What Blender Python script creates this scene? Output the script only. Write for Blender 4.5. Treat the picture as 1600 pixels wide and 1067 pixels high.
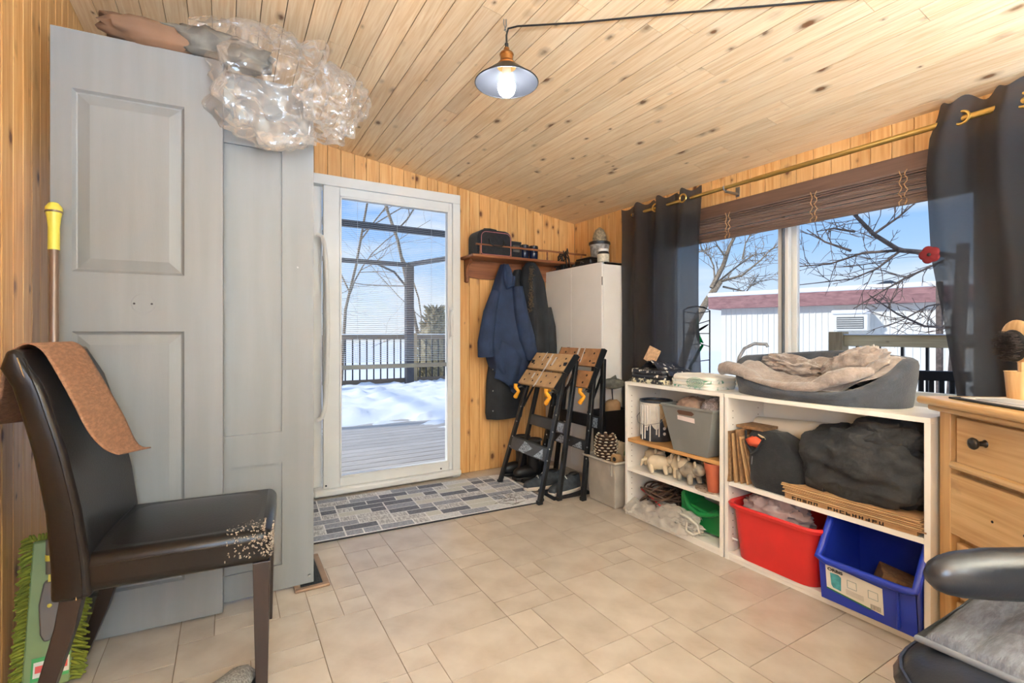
import bpy, bmesh, math, random
from mathutils import Vector, Matrix, Euler, noise
for o in list(bpy.data.objects): bpy.data.objects.remove(o, do_unlink=True)
SC = bpy.context.scene
COL = SC.collection
PI = math.pi
rnd = random.Random(7)

# ------------------------------------------------------------------ camera
YAW = math.atan(445 / 758.0)
cam = bpy.data.cameras.new('camera')
cam.sensor_fit = 'HORIZONTAL'; cam.sensor_width = 36.0
cam.lens = 758.0 / 1600 * 36.0
cam.shift_y = -(533.5 - 521.0) / 1600.0
cam.clip_start = 0.02; cam.clip_end = 400
camo = bpy.data.objects.new('camera', cam); COL.objects.link(camo)
camo.location = (0, 0, 1.05); camo.rotation_euler = (PI / 2, 0, -YAW)
SC.camera = camo

# ------------------------------------------------------------------ world
def lin(c):
    return c / 12.92 if c <= 0.04045 else ((c + 0.055) / 1.055) ** 2.4
def rgb(r, g, b, a=1.0):
    return (lin(r / 255), lin(g / 255), lin(b / 255), a)
W = bpy.data.worlds.new('sky'); SC.world = W; W.use_nodes = True
nt = W.node_tree; nt.nodes.clear()
def nd(t, kind, **kw):
    n = t.nodes.new(kind)
    for k, v in kw.items():
        if k.startswith('i_'):
            n.inputs[k[2:].replace('_', ' ')].default_value = v
        else:
            setattr(n, k, v)
    return n
tc = nd(nt, 'ShaderNodeTexCoord'); sep = nd(nt, 'ShaderNodeSeparateXYZ')
nt.links.new(tc.outputs['Generated'], sep.inputs[0])
rp = nd(nt, 'ShaderNodeValToRGB')
e = rp.color_ramp.elements
e[0].position = 0.0; e[0].color = rgb(232, 238, 246)
e[1].position = 1.0; e[1].color = rgb(128, 166, 222)
for p, c in ((0.07, rgb(206, 224, 247)), (0.15, rgb(164, 202, 246)), (0.30, rgb(112, 168, 240))):
    x = e.new(p); x.color = c
nt.links.new(sep.outputs['Z'], rp.inputs[0])
mp = nd(nt, 'ShaderNodeMapping'); mp.inputs['Scale'].default_value = (1.2, 1.2, 5.0)
nt.links.new(tc.outputs['Generated'], mp.inputs[0])
nz = nd(nt, 'ShaderNodeTexNoise'); nz.inputs['Scale'].default_value = 2.2; nz.inputs['Detail'].default_value = 6
nt.links.new(mp.outputs[0], nz.inputs['Vector'])
cr = nd(nt, 'ShaderNodeValToRGB'); cr.color_ramp.elements[0].position = .46; cr.color_ramp.elements[1].position = .68
nt.links.new(nz.outputs['Fac'], cr.inputs[0])
mx = nd(nt, 'ShaderNodeMix', data_type='RGBA')
nt.links.new(cr.outputs[0], mx.inputs[0]); nt.links.new(rp.outputs[0], mx.inputs[6])
mx.inputs[7].default_value = rgb(240, 244, 250)
bg = nd(nt, 'ShaderNodeBackground'); bg.inputs['Strength'].default_value = .72
nt.links.new(mx.outputs[2], bg.inputs[0])
wo = nd(nt, 'ShaderNodeOutputWorld'); nt.links.new(bg.outputs[0], wo.inputs[0])

# ------------------------------------------------------------------ sun
sl = bpy.data.lights.new('sun', 'SUN'); sl.energy = 2.2; sl.angle = math.radians(3); sl.color = (1, .95, .87)
so = bpy.data.objects.new('sun', sl); COL.objects.link(so)
so.rotation_euler = Vector((0.80, -0.12, -0.52)).to_track_quat('-Z', 'Y').to_euler()

SC.view_settings.view_transform = 'Standard'; SC.view_settings.look = 'None'
SC.view_settings.gamma = 1.0; SC.view_settings.use_curve_mapping = False
SC.view_settings.exposure = .75

# ------------------------------------------------------------------ helpers
def fin(o, label=None, cat=None, group=None, kind=None):
    if label: o['label'] = label
    if cat: o['category'] = cat
    if group: o['group'] = group
    if kind: o['kind'] = kind
    return o
FRAME = {}
def thing(name, label, cat, loc=(0, 0, 0), rz=0.0, group=None, world=False, kind=None):
    o = bpy.data.objects.new(name, None); COL.objects.link(o)
    o.empty_display_size = 0.1
    o.location = loc; o.rotation_euler = (0, 0, rz)
    if world:
        FRAME[o.name] = (Matrix.Translation(Vector(loc)) @ Matrix.Rotation(rz, 4, 'Z')).inverted()
    return fin(o, label, cat, group, kind)
def rootof(o):
    while o.parent: o = o.parent
    return o
class MB:
    def __init__(s): s.bm = bmesh.new()
    def _f(s, vs):
        try: return s.bm.faces.new(vs)
        except ValueError: return None
    def box(s, c, d, R=None, taper=None):
        c = Vector(c); vs = []
        for z in (-.5, .5):
            k = 1.0 if (taper is None or z > 0) else taper
            for x, y in ((-.5, -.5), (.5, -.5), (.5, .5), (-.5, .5)):
                v = Vector((x * d[0] * k, y * d[1] * k, z * d[2]))
                if R is not None: v = R @ v
                vs.append(s.bm.verts.new(c + v))
        for q in ((3, 2, 1, 0), (4, 5, 6, 7), (0, 1, 5, 4), (1, 2, 6, 5), (2, 3, 7, 6), (3, 0, 4, 7)):
            s._f([vs[i] for i in q])
        return s
    def bb(s, x0, x1, y0, y1, z0, z1):
        return s.box(((x0 + x1) / 2, (y0 + y1) / 2, (z0 + z1) / 2), (abs(x1 - x0), abs(y1 - y0), abs(z1 - z0)))
    def bar(s, p, q, w, d=None, up=(0, 0, 1)):
        p = Vector(p); q = Vector(q); a = (q - p); L = a.length; a.normalize()
        u = Vector(up)
        if abs(a.dot(u)) > .95: u = Vector((0, 1, 0))
        b = a.cross(u).normalized(); c = b.cross(a)
        R = Matrix((b, c, a)).transposed()
        return s.box((p + q) / 2, (w, d or w, L), R)
    def tube(s, pts, r, n=8, cap=True, closed=False, sx=1.0):
        pts = [Vector(p) for p in pts]; m = len(pts)
        rs = r if isinstance(r, (list, tuple)) else [r] * m
        rings = []; prev = None
        for i, p in enumerate(pts):
            if closed: t = pts[(i + 1) % m] - pts[i - 1]
            else: t = pts[min(i + 1, m - 1)] - pts[max(i - 1, 0)]
            if t.length < 1e-9: t = Vector((0, 0, 1))
            t.normalize()
            if prev is None:
                u = Vector((0, 0, 1)) if abs(t.z) < .9 else Vector((1, 0, 0))
                b = t.cross(u).normalized()
            else:
                b = (prev - t * prev.dot(t))
                b = b.normalized() if b.length > 1e-6 else t.orthogonal().normalized()
            prev = b; c = t.cross(b)
            rings.append([s.bm.verts.new(p + (b * math.cos(2 * PI * k / n) * sx + c * math.sin(2 * PI * k / n)) * rs[i]) for k in range(n)])
        for i in range(m if closed else m - 1):
            A = rings[i]; B = rings[(i + 1) % m]
            for k in range(n): s._f([A[k], A[(k + 1) % n], B[(k + 1) % n], B[k]])
        if cap and not closed:
            s._f(list(reversed(rings[0]))); s._f(rings[-1])
        return s
    def lathe(s, prof, c=(0, 0, 0), n=24, R=None, capb=True, capt=True):
        c = Vector(c); rings = []
        for r, z in prof:
            ring = []
            for k in range(n):
                v = Vector((r * math.cos(2 * PI * k / n), r * math.sin(2 * PI * k / n), z))
                if R is not None: v = R @ v
                ring.append(s.bm.verts.new(c + v))
            rings.append(ring)
        for A, B in zip(rings, rings[1:]):
            for k in range(n): s._f([A[k], A[(k + 1) % n], B[(k + 1) % n], B[k]])
        if capb: s._f(list(reversed(rings[0])))
        if capt: s._f(rings[-1])
        return s
    def prism(s, poly, ax, lo, hi):
        def pt(a, b, h):
            return {'x': (h, a, b), 'y': (a, h, b), 'z': (a, b, h)}[ax]
        A = [s.bm.verts.new(pt(a, b, lo)) for a, b in poly]
        B = [s.bm.verts.new(pt(a, b, hi)) for a, b in poly]
        n = len(poly)
        s._f(list(reversed(A))); s._f(B)
        for k in range(n): s._f([A[k], A[(k + 1) % n], B[(k + 1) % n], B[k]])
        return s
    def surf(s, fn, nu, nv, cu=False, cv=False):
        g = [[s.bm.verts.new(fn(i / (nu if cu else nu - 1), j / (nv if cv else nv - 1))) for j in range(nv)] for i in range(nu)]
        for i in range(nu if cu else nu - 1):
            for j in range(nv if cv else nv - 1):
                s._f([g[i][j], g[(i + 1) % nu][j], g[(i + 1) % nu][(j + 1) % nv], g[i][(j + 1) % nv]])
        return s
    def blob(s, c, r, nu=20, nv=12, disp=None, R=None, p=1.0):
        """closed ellipsoid; p<1 makes it boxier"""
        c = Vector(c)
        def sp(x): return math.copysign(abs(x) ** p, x)
        def mk(u, v):
            a = 2 * PI * u; b = PI * (v - .5)
            d = Vector((sp(math.cos(a)) * sp(math.cos(b)), sp(math.sin(a)) * sp(math.cos(b)), sp(math.sin(b))))
            k = 1.0 + (disp(d) if disp else 0)
            w = Vector((d.x * r[0] * k, d.y * r[1] * k, d.z * r[2] * k))
            if R is not None: w = R @ w
            return c + w
        top = s.bm.verts.new(mk(0, 1)); bot = s.bm.verts.new(mk(0, 0))
        g = [[s.bm.verts.new(mk(i / nu, j / nv)) for i in range(nu)] for j in range(1, nv)]
        for A, B in zip(g, g[1:]):
            for k in range(nu): s._f([A[k], A[(k + 1) % nu], B[(k + 1) % nu], B[k]])
        for k in range(nu):
            s._f([bot, g[0][(k + 1) % nu], g[0][k]]); s._f([top, g[-1][k], g[-1][(k + 1) % nu]])
        return s
    def mesh(s, name, M=None, smooth=None, recalc=True):
        bm = s.bm
        if M is not None: bm.transform(M)
        if recalc: bmesh.ops.recalc_face_normals(bm, faces=bm.faces)
        me = bpy.data.meshes.new(name); bm.to_mesh(me); bm.free()
        if smooth is not None:
            for p in me.polygons: p.use_smooth = True
            me.set_sharp_from_angle(angle=math.radians(smooth))
        return me
    def obj(s, name, mat, parent=None, smooth=35, bev=0, seg=2, sub=0, solid=0, label=None, cat=None, group=None, kind=None, recalc=True):
        M = None; loc = None
        if parent is not None:
            M = FRAME.get(rootof(parent).name)
        else:
            vs = [v.co for v in s.bm.verts]
            loc = Vector(((min(v.x for v in vs) + max(v.x for v in vs)) / 2, (min(v.y for v in vs) + max(v.y for v in vs)) / 2, min(v.z for v in vs)))
            M = Matrix.Translation(-loc)
        me = s.mesh(name, M, smooth, recalc)
        o = bpy.data.objects.new(name, me); COL.objects.link(o)
        for m in (mat if isinstance(mat, (list, tuple)) else [mat]): me.materials.append(m)
        if parent is not None: o.parent = parent
        else: o.location = loc
        if solid:
            md = o.modifiers.new('solid', 'SOLIDIFY'); md.thickness = solid; md.offset = 0
        if bev:
            md = o.modifiers.new('bevel', 'BEVEL'); md.width = bev; md.segments = seg; md.limit_method = 'ANGLE'; md.angle_limit = math.radians(40)
        if sub:
            md = o.modifiers.new('sub', 'SUBSURF'); md.levels = sub; md.render_levels = sub
        return fin(o, label, cat, group, kind)
def inst(me, name, loc, parent=None, rot=(0, 0, 0), scale=(1, 1, 1), mat=None):
    o = bpy.data.objects.new(name, me); COL.objects.link(o)
    M = Matrix.Translation(Vector(loc)) @ Euler(rot).to_matrix().to_4x4() @ Matrix.Diagonal(Vector((*scale, 1)))
    if parent is not None:
        F = FRAME.get(rootof(parent).name)
        o.parent = parent
        if F is not None: M = F @ M
    o.matrix_basis = M
    return o
def copy_tree(o, parent=None):
    c = o.copy(); COL.objects.link(c); c.parent = parent
    for ch in list(o.children): copy_tree(ch, c)
    return c
def fbm(p, s=1.0, o=3):
    v = 0; a = 1.0; q = Vector(p) * s
    for i in range(o):
        v += a * noise.noise(q); q = q * 2.03 + Vector((7.1, 3.3, 1.7)); a *= .5
    return v
def ridge(p, s=1.0):
    return 1 - abs(noise.noise(Vector(p) * s)) * 2
def lerp(a, b, t): return a + (b - a) * t
def smooth01(t):
    t = max(0, min(1, t)); return t * t * (3 - 2 * t)
def interp(tab, x):
    if x <= tab[0][0]: return tab[0][1:]
    for A, B in zip(tab, tab[1:]):
        if x <= B[0]:
            t = (x - A[0]) / (B[0] - A[0]); return tuple(lerp(a, b, t) for a, b in zip(A[1:], B[1:]))
    return tab[-1][1:]
def text(s, size, mat, parent, M, name='lettering', ext=0.0004, sx=1.0, bold=0.0):
    cu = bpy.data.curves.new(name, 'FONT'); cu.body = s; cu.size = size; cu.extrude = ext; cu.align_x = 'LEFT'; cu.offset = bold
    o = bpy.data.objects.new(name, cu); COL.objects.link(o); cu.materials.append(mat)
    bpy.context.view_layer.update()
    me = bpy.data.meshes.new_from_object(o.evaluated_get(bpy.context.evaluated_depsgraph_get()))
    bpy.data.objects.remove(o); o = bpy.data.objects.new(name, me); COL.objects.link(o)
    if not me.materials: me.materials.append(mat)
    F = FRAME.get(rootof(parent).name); o.parent = parent
    M = M @ Matrix.Diagonal(Vector((sx, 1, 1, 1)))
    o.matrix_basis = (F @ M) if F is not None else M
    return o
def frame_mat(o, x, y):
    """4x4 with local x,y axes given"""
    x = Vector(x).normalized(); y = Vector(y).normalized(); z = x.cross(y)
    m = Matrix((x, y, z)).transposed().to_4x4(); m.translation = Vector(o); return m

# ------------------------------------------------------------------ materials
def mat(name, col, rough=.5, metal=0.0, var=.12, vs=8.0, bump=0.0, bs=60.0, col2=None, spec=.5, obrand=0.0, trans=0.0, transl=0.0, coat=0.0, stretch=(1, 1, 1), sheen=0.0, emis=0.0, vlo=.4, vhi=.65, tlcol=None):
    m = bpy.data.materials.new(name); m.use_nodes = True; t = m.node_tree; t.nodes.clear()
    out = nd(t, 'ShaderNodeOutputMaterial'); b = nd(t, 'ShaderNodeBsdfPrincipled')
    b.inputs['Roughness'].default_value = rough; b.inputs['Metallic'].default_value = metal
    b.inputs['Specular IOR Level'].default_value = spec; b.inputs['Coat Weight'].default_value = coat
    b.inputs['Sheen Weight'].default_value = sheen
    tc = nd(t, 'ShaderNodeTexCoord'); mp = nd(t, 'ShaderNodeMapping'); mp.inputs['Scale'].default_value = stretch
    t.links.new(tc.outputs['Object'], mp.inputs[0])
    n = nd(t, 'ShaderNodeTexNoise'); n.inputs['Scale'].default_value = vs; n.inputs['Detail'].default_value = 5
    t.links.new(mp.outputs[0], n.inputs['Vector'])
    r = nd(t, 'ShaderNodeMapRange'); r.inputs['From Min'].default_value = vlo; r.inputs['From Max'].default_value = vhi
    t.links.new(n.outputs['Fac'], r.inputs['Value'])
    mx = nd(t, 'ShaderNodeMix', data_type='RGBA'); t.links.new(r.outputs[0], mx.inputs[0])
    c = col
    if col2 is None:
        mx.inputs[6].default_value = (c[0] * (1 - var), c[1] * (1 - var), c[2] * (1 - var), 1)
        mx.inputs[7].default_value = (min(1, c[0] * (1 + var)), min(1, c[1] * (1 + var)), min(1, c[2] * (1 + var)), 1)
    else:
        mx.inputs[6].default_value = c; mx.inputs[7].default_value = col2
    last = mx.outputs[2]
    if obrand:
        oi = nd(t, 'ShaderNodeObjectInfo'); h = nd(t, 'ShaderNodeHueSaturation')
        rr = nd(t, 'ShaderNodeMapRange'); rr.inputs['To Min'].default_value = 1 - obrand; rr.inputs['To Max'].default_value = 1 + obrand
        t.links.new(oi.outputs['Random'], rr.inputs['Value']); t.links.new(rr.outputs[0], h.inputs['Value'])
        t.links.new(last, h.inputs['Color']); last = h.outputs[0]
    t.links.new(last, b.inputs['Base Color'])
    if bump:
        n2 = nd(t, 'ShaderNodeTexNoise'); n2.inputs['Scale'].default_value = bs; n2.inputs['Detail'].default_value = 4
        t.links.new(mp.outputs[0], n2.inputs['Vector'])
        bp = nd(t, 'ShaderNodeBump'); bp.inputs['Strength'].default_value = bump; bp.inputs['Distance'].default_value = .01
        t.links.new(n2.outputs['Fac'], bp.inputs['Height']); t.links.new(bp.outputs[0], b.inputs['Normal'])
    if emis:
        b.inputs['Emission Color'].default_value = col; b.inputs['Emission Strength'].default_value = emis
    sh = b.outputs[0]
    if transl:
        tl = nd(t, 'ShaderNodeBsdfTranslucent')
        if tlcol: tl.inputs[0].default_value = tlcol
        else: t.links.new(last, tl.inputs[0])
        ms = nd(t, 'ShaderNodeMixShader'); ms.inputs[0].default_value = transl
        t.links.new(sh, ms.inputs[1]); t.links.new(tl.outputs[0], ms.inputs[2]); sh = ms.outputs[0]
    if trans:
        tp = nd(t, 'ShaderNodeBsdfTransparent')
        ms = nd(t, 'ShaderNodeMixShader'); ms.inputs[0].default_value = trans
        t.links.new(sh, ms.inputs[1]); t.links.new(tp.outputs[0], ms.inputs[2]); sh = ms.outputs[0]
    t.links.new(sh, out.inputs[0])
    return m
def wood(name, light, dark, ax=2, knots=0.0, rough=.45, grain=1.0, obrand=.12, coat=0.0, flat=None, kcol=None, kscale=11.0, swirl=0.0):
    """ax = grain axis in object space; flat = axis normal to the face"""
    m = bpy.data.materials.new(name); m.use_nodes = True; t = m.node_tree; t.nodes.clear()
    out = nd(t, 'ShaderNodeOutputMaterial'); b = nd(t, 'ShaderNodeBsdfPrincipled'); b.inputs['Roughness'].default_value = rough
    b.inputs['Coat Weight'].default_value = coat; b.inputs['Coat Roughness'].default_value = .25
    t.links.new(b.outputs[0], out.inputs[0])
    tc = nd(t, 'ShaderNodeTexCoord'); oi = nd(t, 'ShaderNodeObjectInfo')
    cm = nd(t, 'ShaderNodeCombineXYZ')
    for k, f in enumerate((37.0, 91.0, 53.0)):
        mm = nd(t, 'ShaderNodeMath', operation='MULTIPLY'); mm.inputs[1].default_value = f
        t.links.new(oi.outputs['Random'], mm.inputs[0]); t.links.new(mm.outputs[0], cm.inputs[k])
    ad = nd(t, 'ShaderNodeVectorMath', operation='ADD'); t.links.new(tc.outputs['Object'], ad.inputs[0]); t.links.new(cm.outputs[0], ad.inputs[1])
    sc = [1.0, 1.0, 1.0]; sc[ax] = .05
    mp = nd(t, 'ShaderNodeMapping'); mp.inputs['Scale'].default_value = sc; t.links.new(ad.outputs[0], mp.inputs[0])
    n = nd(t, 'ShaderNodeTexNoise'); n.inputs['Scale'].default_value = 70 * grain; n.inputs['Detail'].default_value = 4; n.inputs['Distortion'].default_value = .6 + swirl
    t.links.new(mp.outputs[0], n.inputs['Vector'])
    rp = nd(t, 'ShaderNodeValToRGB'); rp.color_ramp.elements[0].position = .3; rp.color_ramp.elements[1].position = .7
    rp.color_ramp.elements[0].color = dark; rp.color_ramp.elements[1].color = light
    t.links.new(n.outputs['Fac'], rp.inputs[0]); last = rp.outputs[0]
    # broad tone shift
    n3 = nd(t, 'ShaderNodeTexNoise'); n3.inputs['Scale'].default_value = 6; t.links.new(mp.outputs[0], n3.inputs['Vector'])
    h = nd(t, 'ShaderNodeHueSaturation')
    rr = nd(t, 'ShaderNodeMapRange'); rr.inputs['To Min'].default_value = 1 - obrand; rr.inputs['To Max'].default_value = 1 + obrand
    a2 = nd(t, 'ShaderNodeMath', operation='ADD'); t.links.new(oi.outputs['Random'], a2.inputs[0]); t.links.new(n3.outputs['Fac'], a2.inputs[1])
    a3 = nd(t, 'ShaderNodeMath', operation='MULTIPLY'); a3.inputs[1].default_value = .5; t.links.new(a2.outputs[0], a3.inputs[0])
    t.links.new(a3.outputs[0], rr.inputs['Value']); t.links.new(rr.outputs[0], h.inputs['Value']); t.links.new(last, h.inputs['Color']); last = h.outputs[0]
    if knots:
        s2 = [1.0, 1.0, 1.0]; s2[ax] = .6
        if flat is not None: s2[flat] = 0.02
        m2 = nd(t, 'ShaderNodeMapping'); m2.inputs['Scale'].default_value = s2; t.links.new(ad.outputs[0], m2.inputs[0])
        v = nd(t, 'ShaderNodeTexVoronoi'); v.inputs['Scale'].default_value = kscale; t.links.new(m2.outputs[0], v.inputs['Vector'])
        nn = nd(t, 'ShaderNodeTexNoise'); nn.inputs['Scale'].default_value = 60; t.links.new(ad.outputs[0], nn.inputs['Vector'])
        mm = nd(t, 'ShaderNodeMath', operation='MULTIPLY_ADD'); mm.inputs[1].default_value = .08; t.links.new(nn.outputs['Fac'], mm.inputs[0]); t.links.new(v.outputs['Distance'], mm.inputs[2])
        sx_ = nd(t, 'ShaderNodeSeparateColor'); t.links.new(v.outputs['Color'], sx_.inputs[0])
        sz_ = nd(t, 'ShaderNodeMapRange'); sz_.inputs['To Min'].default_value = .8; sz_.inputs['To Max'].default_value = 2.2; t.links.new(sx_.outputs[0], sz_.inputs['Value'])
        m5 = nd(t, 'ShaderNodeMath', operation='MULTIPLY'); t.links.new(mm.outputs[0], m5.inputs[0]); t.links.new(sz_.outputs[0], m5.inputs[1]); mm = m5
        kr = nd(t, 'ShaderNodeValToRGB'); kr.color_ramp.elements[0].position = .10 * knots; kr.color_ramp.elements[0].color = (1, 1, 1, 1)
        kr.color_ramp.elements[1].position = .26 * knots; kr.color_ramp.elements[1].color = (0, 0, 0, 1)
        x = kr.color_ramp.elements.new(.16 * knots); x.color = (.35, .35, .35, 1)
        t.links.new(mm.outputs[0], kr.inputs[0])
        mx = nd(t, 'ShaderNodeMix', data_type='RGBA'); t.links.new(kr.outputs[0], mx.inputs[0]); t.links.new(last, mx.inputs[6])
        mx.inputs[7].default_value = kcol or rgb(96, 56, 26); last = mx.outputs[2]
    t.links.new(last, b.inputs['Base Color'])
    bp = nd(t, 'ShaderNodeBump'); bp.inputs['Strength'].default_value = .08; bp.inputs['Distance'].default_value = .004
    t.links.new(n.outputs['Fac'], bp.inputs['Height']); t.links.new(bp.outputs[0], b.inputs['Normal'])
    return m
def glassmat(name, tint=(1, 1, 1), gl=.06, rough=.02):
    m = bpy.data.materials.new(name); m.use_nodes = True; t = m.node_tree; t.nodes.clear()
    out = nd(t, 'ShaderNodeOutputMaterial'); tp = nd(t, 'ShaderNodeBsdfTransparent'); tp.inputs[0].default_value = (*tint, 1)
    g = nd(t, 'ShaderNodeBsdfGlossy'); g.inputs['Roughness'].default_value = rough
    ms = nd(t, 'ShaderNodeMixShader'); fr = nd(t, 'ShaderNodeFresnel'); fr.inputs['IOR'].default_value = 1.3
    mu = nd(t, 'ShaderNodeMath', operation='MULTIPLY'); mu.inputs[1].default_value = gl * 10; t.links.new(fr.outputs[0], mu.inputs[0])
    t.links.new(mu.outputs[0], ms.inputs[0]); t.links.new(tp.outputs[0], ms.inputs[1]); t.links.new(g.outputs[0], ms.inputs[2]); t.links.new(ms.outputs[0], out.inputs[0])
    return m
def emit(name, col, s):
    m = bpy.data.materials.new(name); m.use_nodes = True; t = m.node_tree; t.nodes.clear()
    out = nd(t, 'ShaderNodeOutputMaterial'); e = nd(t, 'ShaderNodeEmission'); e.inputs[0].default_value = col; e.inputs[1].default_value = s
    t.links.new(e.outputs[0], out.inputs[0]); return m
# ------------------------------------------------------------------ shared materials
M = {}
M['wallwood'] = wood('pine_wall', rgb(232, 186, 124), rgb(208, 148, 82), 2, 1.25, .42, obrand=.16, kcol=rgb(98, 52, 22), kscale=11)
M['ceilwood'] = wood('pine_ceiling', rgb(248, 222, 182), rgb(228, 190, 140), 1, 1.2, .5, obrand=.16, kcol=rgb(124, 84, 52), kscale=10.5, swirl=.5)
M['groove'] = mat('groove_shadow_gap', rgb(92, 58, 30), .8)
M['tile'] = mat('vinyl_tile', rgb(193, 182, 168), .34, var=.2, vs=7, bump=.05, bs=30, col2=rgb(174, 160, 144), obrand=.05, vlo=.38, vhi=.7)
M['grout'] = mat('tile_joint', rgb(140, 122, 102), .6)
M['white'] = mat('white_vinyl', rgb(226, 227, 224), .35, var=.02)
M['whitelam'] = mat('white_laminate', rgb(240, 235, 226), .4, var=.03, vs=3)
M['cabwhite'] = mat('cabinet_white', rgb(244, 241, 236), .4, var=.03, vs=3)
M['glass'] = glassmat('window_glass', (.97, .98, .98), .05)
M['plaster'] = mat('painted_wall', rgb(214, 204, 188), .8, var=.03)
M['black'] = mat('black_plastic', rgb(24, 24, 25), .45, var=.2)
M['blackmetal'] = mat('black_steel', rgb(30, 31, 33), .35, .3, var=.25, vs=20)
M['blackfab'] = mat('black_fabric', rgb(30, 31, 34), .9, var=.25, vs=40, bump=.3, bs=300, sheen=.15)
M['screw'] = mat('screw_steel', rgb(150, 150, 150), .3, .9)
M['brass'] = mat('brass', rgb(206, 170, 96), .28, .9, var=.1)
M['snow'] = mat('snow', rgb(244, 246, 250), .8, var=.03, vs=3, bump=.25, bs=25)
M['cardboard'] = mat('cardboard', rgb(178, 138, 96), .85, var=.12, vs=14)
M['cardedge'] = mat('cardboard_edge', rgb(140, 104, 70), .9, var=.2, vs=60)
M['bark'] = mat('bark', rgb(98, 86, 80), .9, var=.3, vs=20)
M['barkpale'] = mat('bark_pale', rgb(136, 122, 104), .9, var=.3, vs=20)
M['ink'] = mat('black_print', rgb(24, 22, 22), .7, var=.05)

# ------------------------------------------------------------------ room shell
XL, XR, YB, YR = -0.564, 2.581, 3.33, -1.9
def zc(x): return 1.99 + .1395 * (XR - x)
def shell(mb, name, m, **kw):
    vs = mb.mesh(name); o = bpy.data.objects.new(name, vs); COL.objects.link(o); vs.materials.append(m); o['kind'] = 'structure'
    for k, v in kw.items(): o[k] = v
    return o
# floor with separate tiles
floor = shell(MB().bb(XL - .15, XR + .15, YR - .1, YB + .12, -.06, -.0025), 'floor', M['grout'], label='beige stone-look tile floor', category='floor')
U = .104
nx, ny = 31, 51
x0, y0 = XL + .005, YB - ny * U
occ = [[False] * ny for _ in range(nx)]
rt = random.Random(21)
tile_cache = {}
for j in range(ny):
    for i in range(nx):
        if occ[i][j]: continue
        opts = [(2, 4), (3, 3), (3, 2), (2, 3), (2, 2), (3, 2), (2, 1), (1, 2), (4, 2)]
        rt.shuffle(opts)
        for w, h in opts + [(1, 1)]:
            if i + w <= nx and j + h <= ny and all(not occ[a][b] for a in range(i, i + w) for b in range(j, j + h)):
                # avoid leaving one-cell slivers on the right
                if w > 1 and h > 1 or (w, h) == (1, 1) or rt.random() < .5: break
        for a in range(i, i + w):
            for b in range(j, j + h): occ[a][b] = True
        if (w, h) not in tile_cache:
            me = MB().bb(-w * U / 2 + .0014, w * U / 2 - .0014, -h * U / 2 + .0014, h * U / 2 - .0014, -.004, 0).mesh('tile')
            me.materials.append(M['tile']); tile_cache[(w, h)] = me
        inst(tile_cache[(w, h)], 'tile', (x0 + (i + w / 2) * U, y0 + (j + h / 2) * U, 0), floor)
# walls
BT = .012
DX0, DX1, DZ = -.42, 1.48, 2.066          # sliding door opening
WY0, WY1, WZ0, WZ1 = .66, 2.38, .70, 1.755  # window opening
wb = MB()
wb.bb(XL - .1, DX0, YB + BT, YB + .12, -.06, 2.6); wb.bb(DX1, XR + .12, YB + BT, YB + .12, -.06, 2.6); wb.bb(DX0, DX1, YB + BT, YB + .12, DZ, 2.6)
wall_back = shell(wb, 'wall_back', M['groove'], label='back wall of vertical knotty pine boards', category='wall')
def vboard(parent, along, a0, a1, z0, z1, face, sgn, topf=None):
    g = .0012; mb = MB()
    if along == 'x': mb.bb(a0 + g, a1 - g, face, face + sgn * BT, z0, z1)
    else: mb.bb(face, face + sgn * BT, a0 + g, a1 - g, z0, z1)
    return mb.obj('board', M['wallwood'], parent, smooth=None, bev=.0015, seg=1)
rb = random.Random(3)
x = XR
while x > XL + .01:
    w = rb.uniform(.078, .09); a0 = max(XL, x - w)
    top = zc(a0) + .008
    if a0 >= DX1 - .002 or x <= DX0: segs = [(0, top)]
    elif a0 < DX1 < x:
        vboard(wall_back, 'x', DX1, x, 0, top, YB, 1); x0_ = DX1; vboard(wall_back, 'x', a0, DX1, DZ, top, YB, 1); segs = []
    else: segs = [(DZ, top)]
    for z0, z1 in segs: vboard(wall_back, 'x', a0, x, z0, z1, YB, 1)
    x = a0
wr = MB()
wr.bb(XR + BT, XR + .13, YR, WY0, -.06, 2.3); wr.bb(XR + BT, XR + .13, WY1, YB + .1, -.06, 2.3)
wr.bb(XR + BT, XR + .13, WY0, WY1, -.06, WZ0); wr.bb(XR + BT, XR + .13, WY0, WY1, WZ1, 2.3)
wall_right = shell(wr, 'wall_right', M['groove'], label='window wall of vertical knotty pine boards', category='wall')
y = YB
while y > YR + .01:
    w = rb.uniform(.082, .088); a0 = max(YR, y - w)
    ins = min(y, WY1) - max(a0, WY0)
    if ins <= 0: vboard(wall_right, 'y', a0, y, 0, zc(XR) + .01, XR, 1)
    else:
        vboard(wall_right, 'y', a0, y, 0, WZ0, XR, 1); vboard(wall_right, 'y', a0, y, WZ1, zc(XR) + .01, XR, 1)
        if a0 < WY0: vboard(wall_right, 'y', a0, WY0, WZ0, WZ1, XR, 1)
        if y > WY1: vboard(wall_right, 'y', WY1, y, WZ0, WZ1, XR, 1)
    y = a0
wall_left = shell(MB().bb(XL - .12, XL - BT, YR, YB + .1, -.06, 2.7), 'wall_left', M['groove'], label='left wall of vertical knotty pine boards', category='wall')
y = YB
while y > YR + .01:
    w = rb.uniform(.08, .09); a0 = max(YR, y - w); vboard(wall_left, 'y', a0, y, 0, zc(XL) + .004, XL, -1); y = a0
wall_rear = shell(MB().bb(XL - .12, XR + .13, YR - .12, YR, -.06, 2.7), 'wall_rear', M['plaster'], label='plain rear wall behind the viewer', category='wall')
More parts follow.
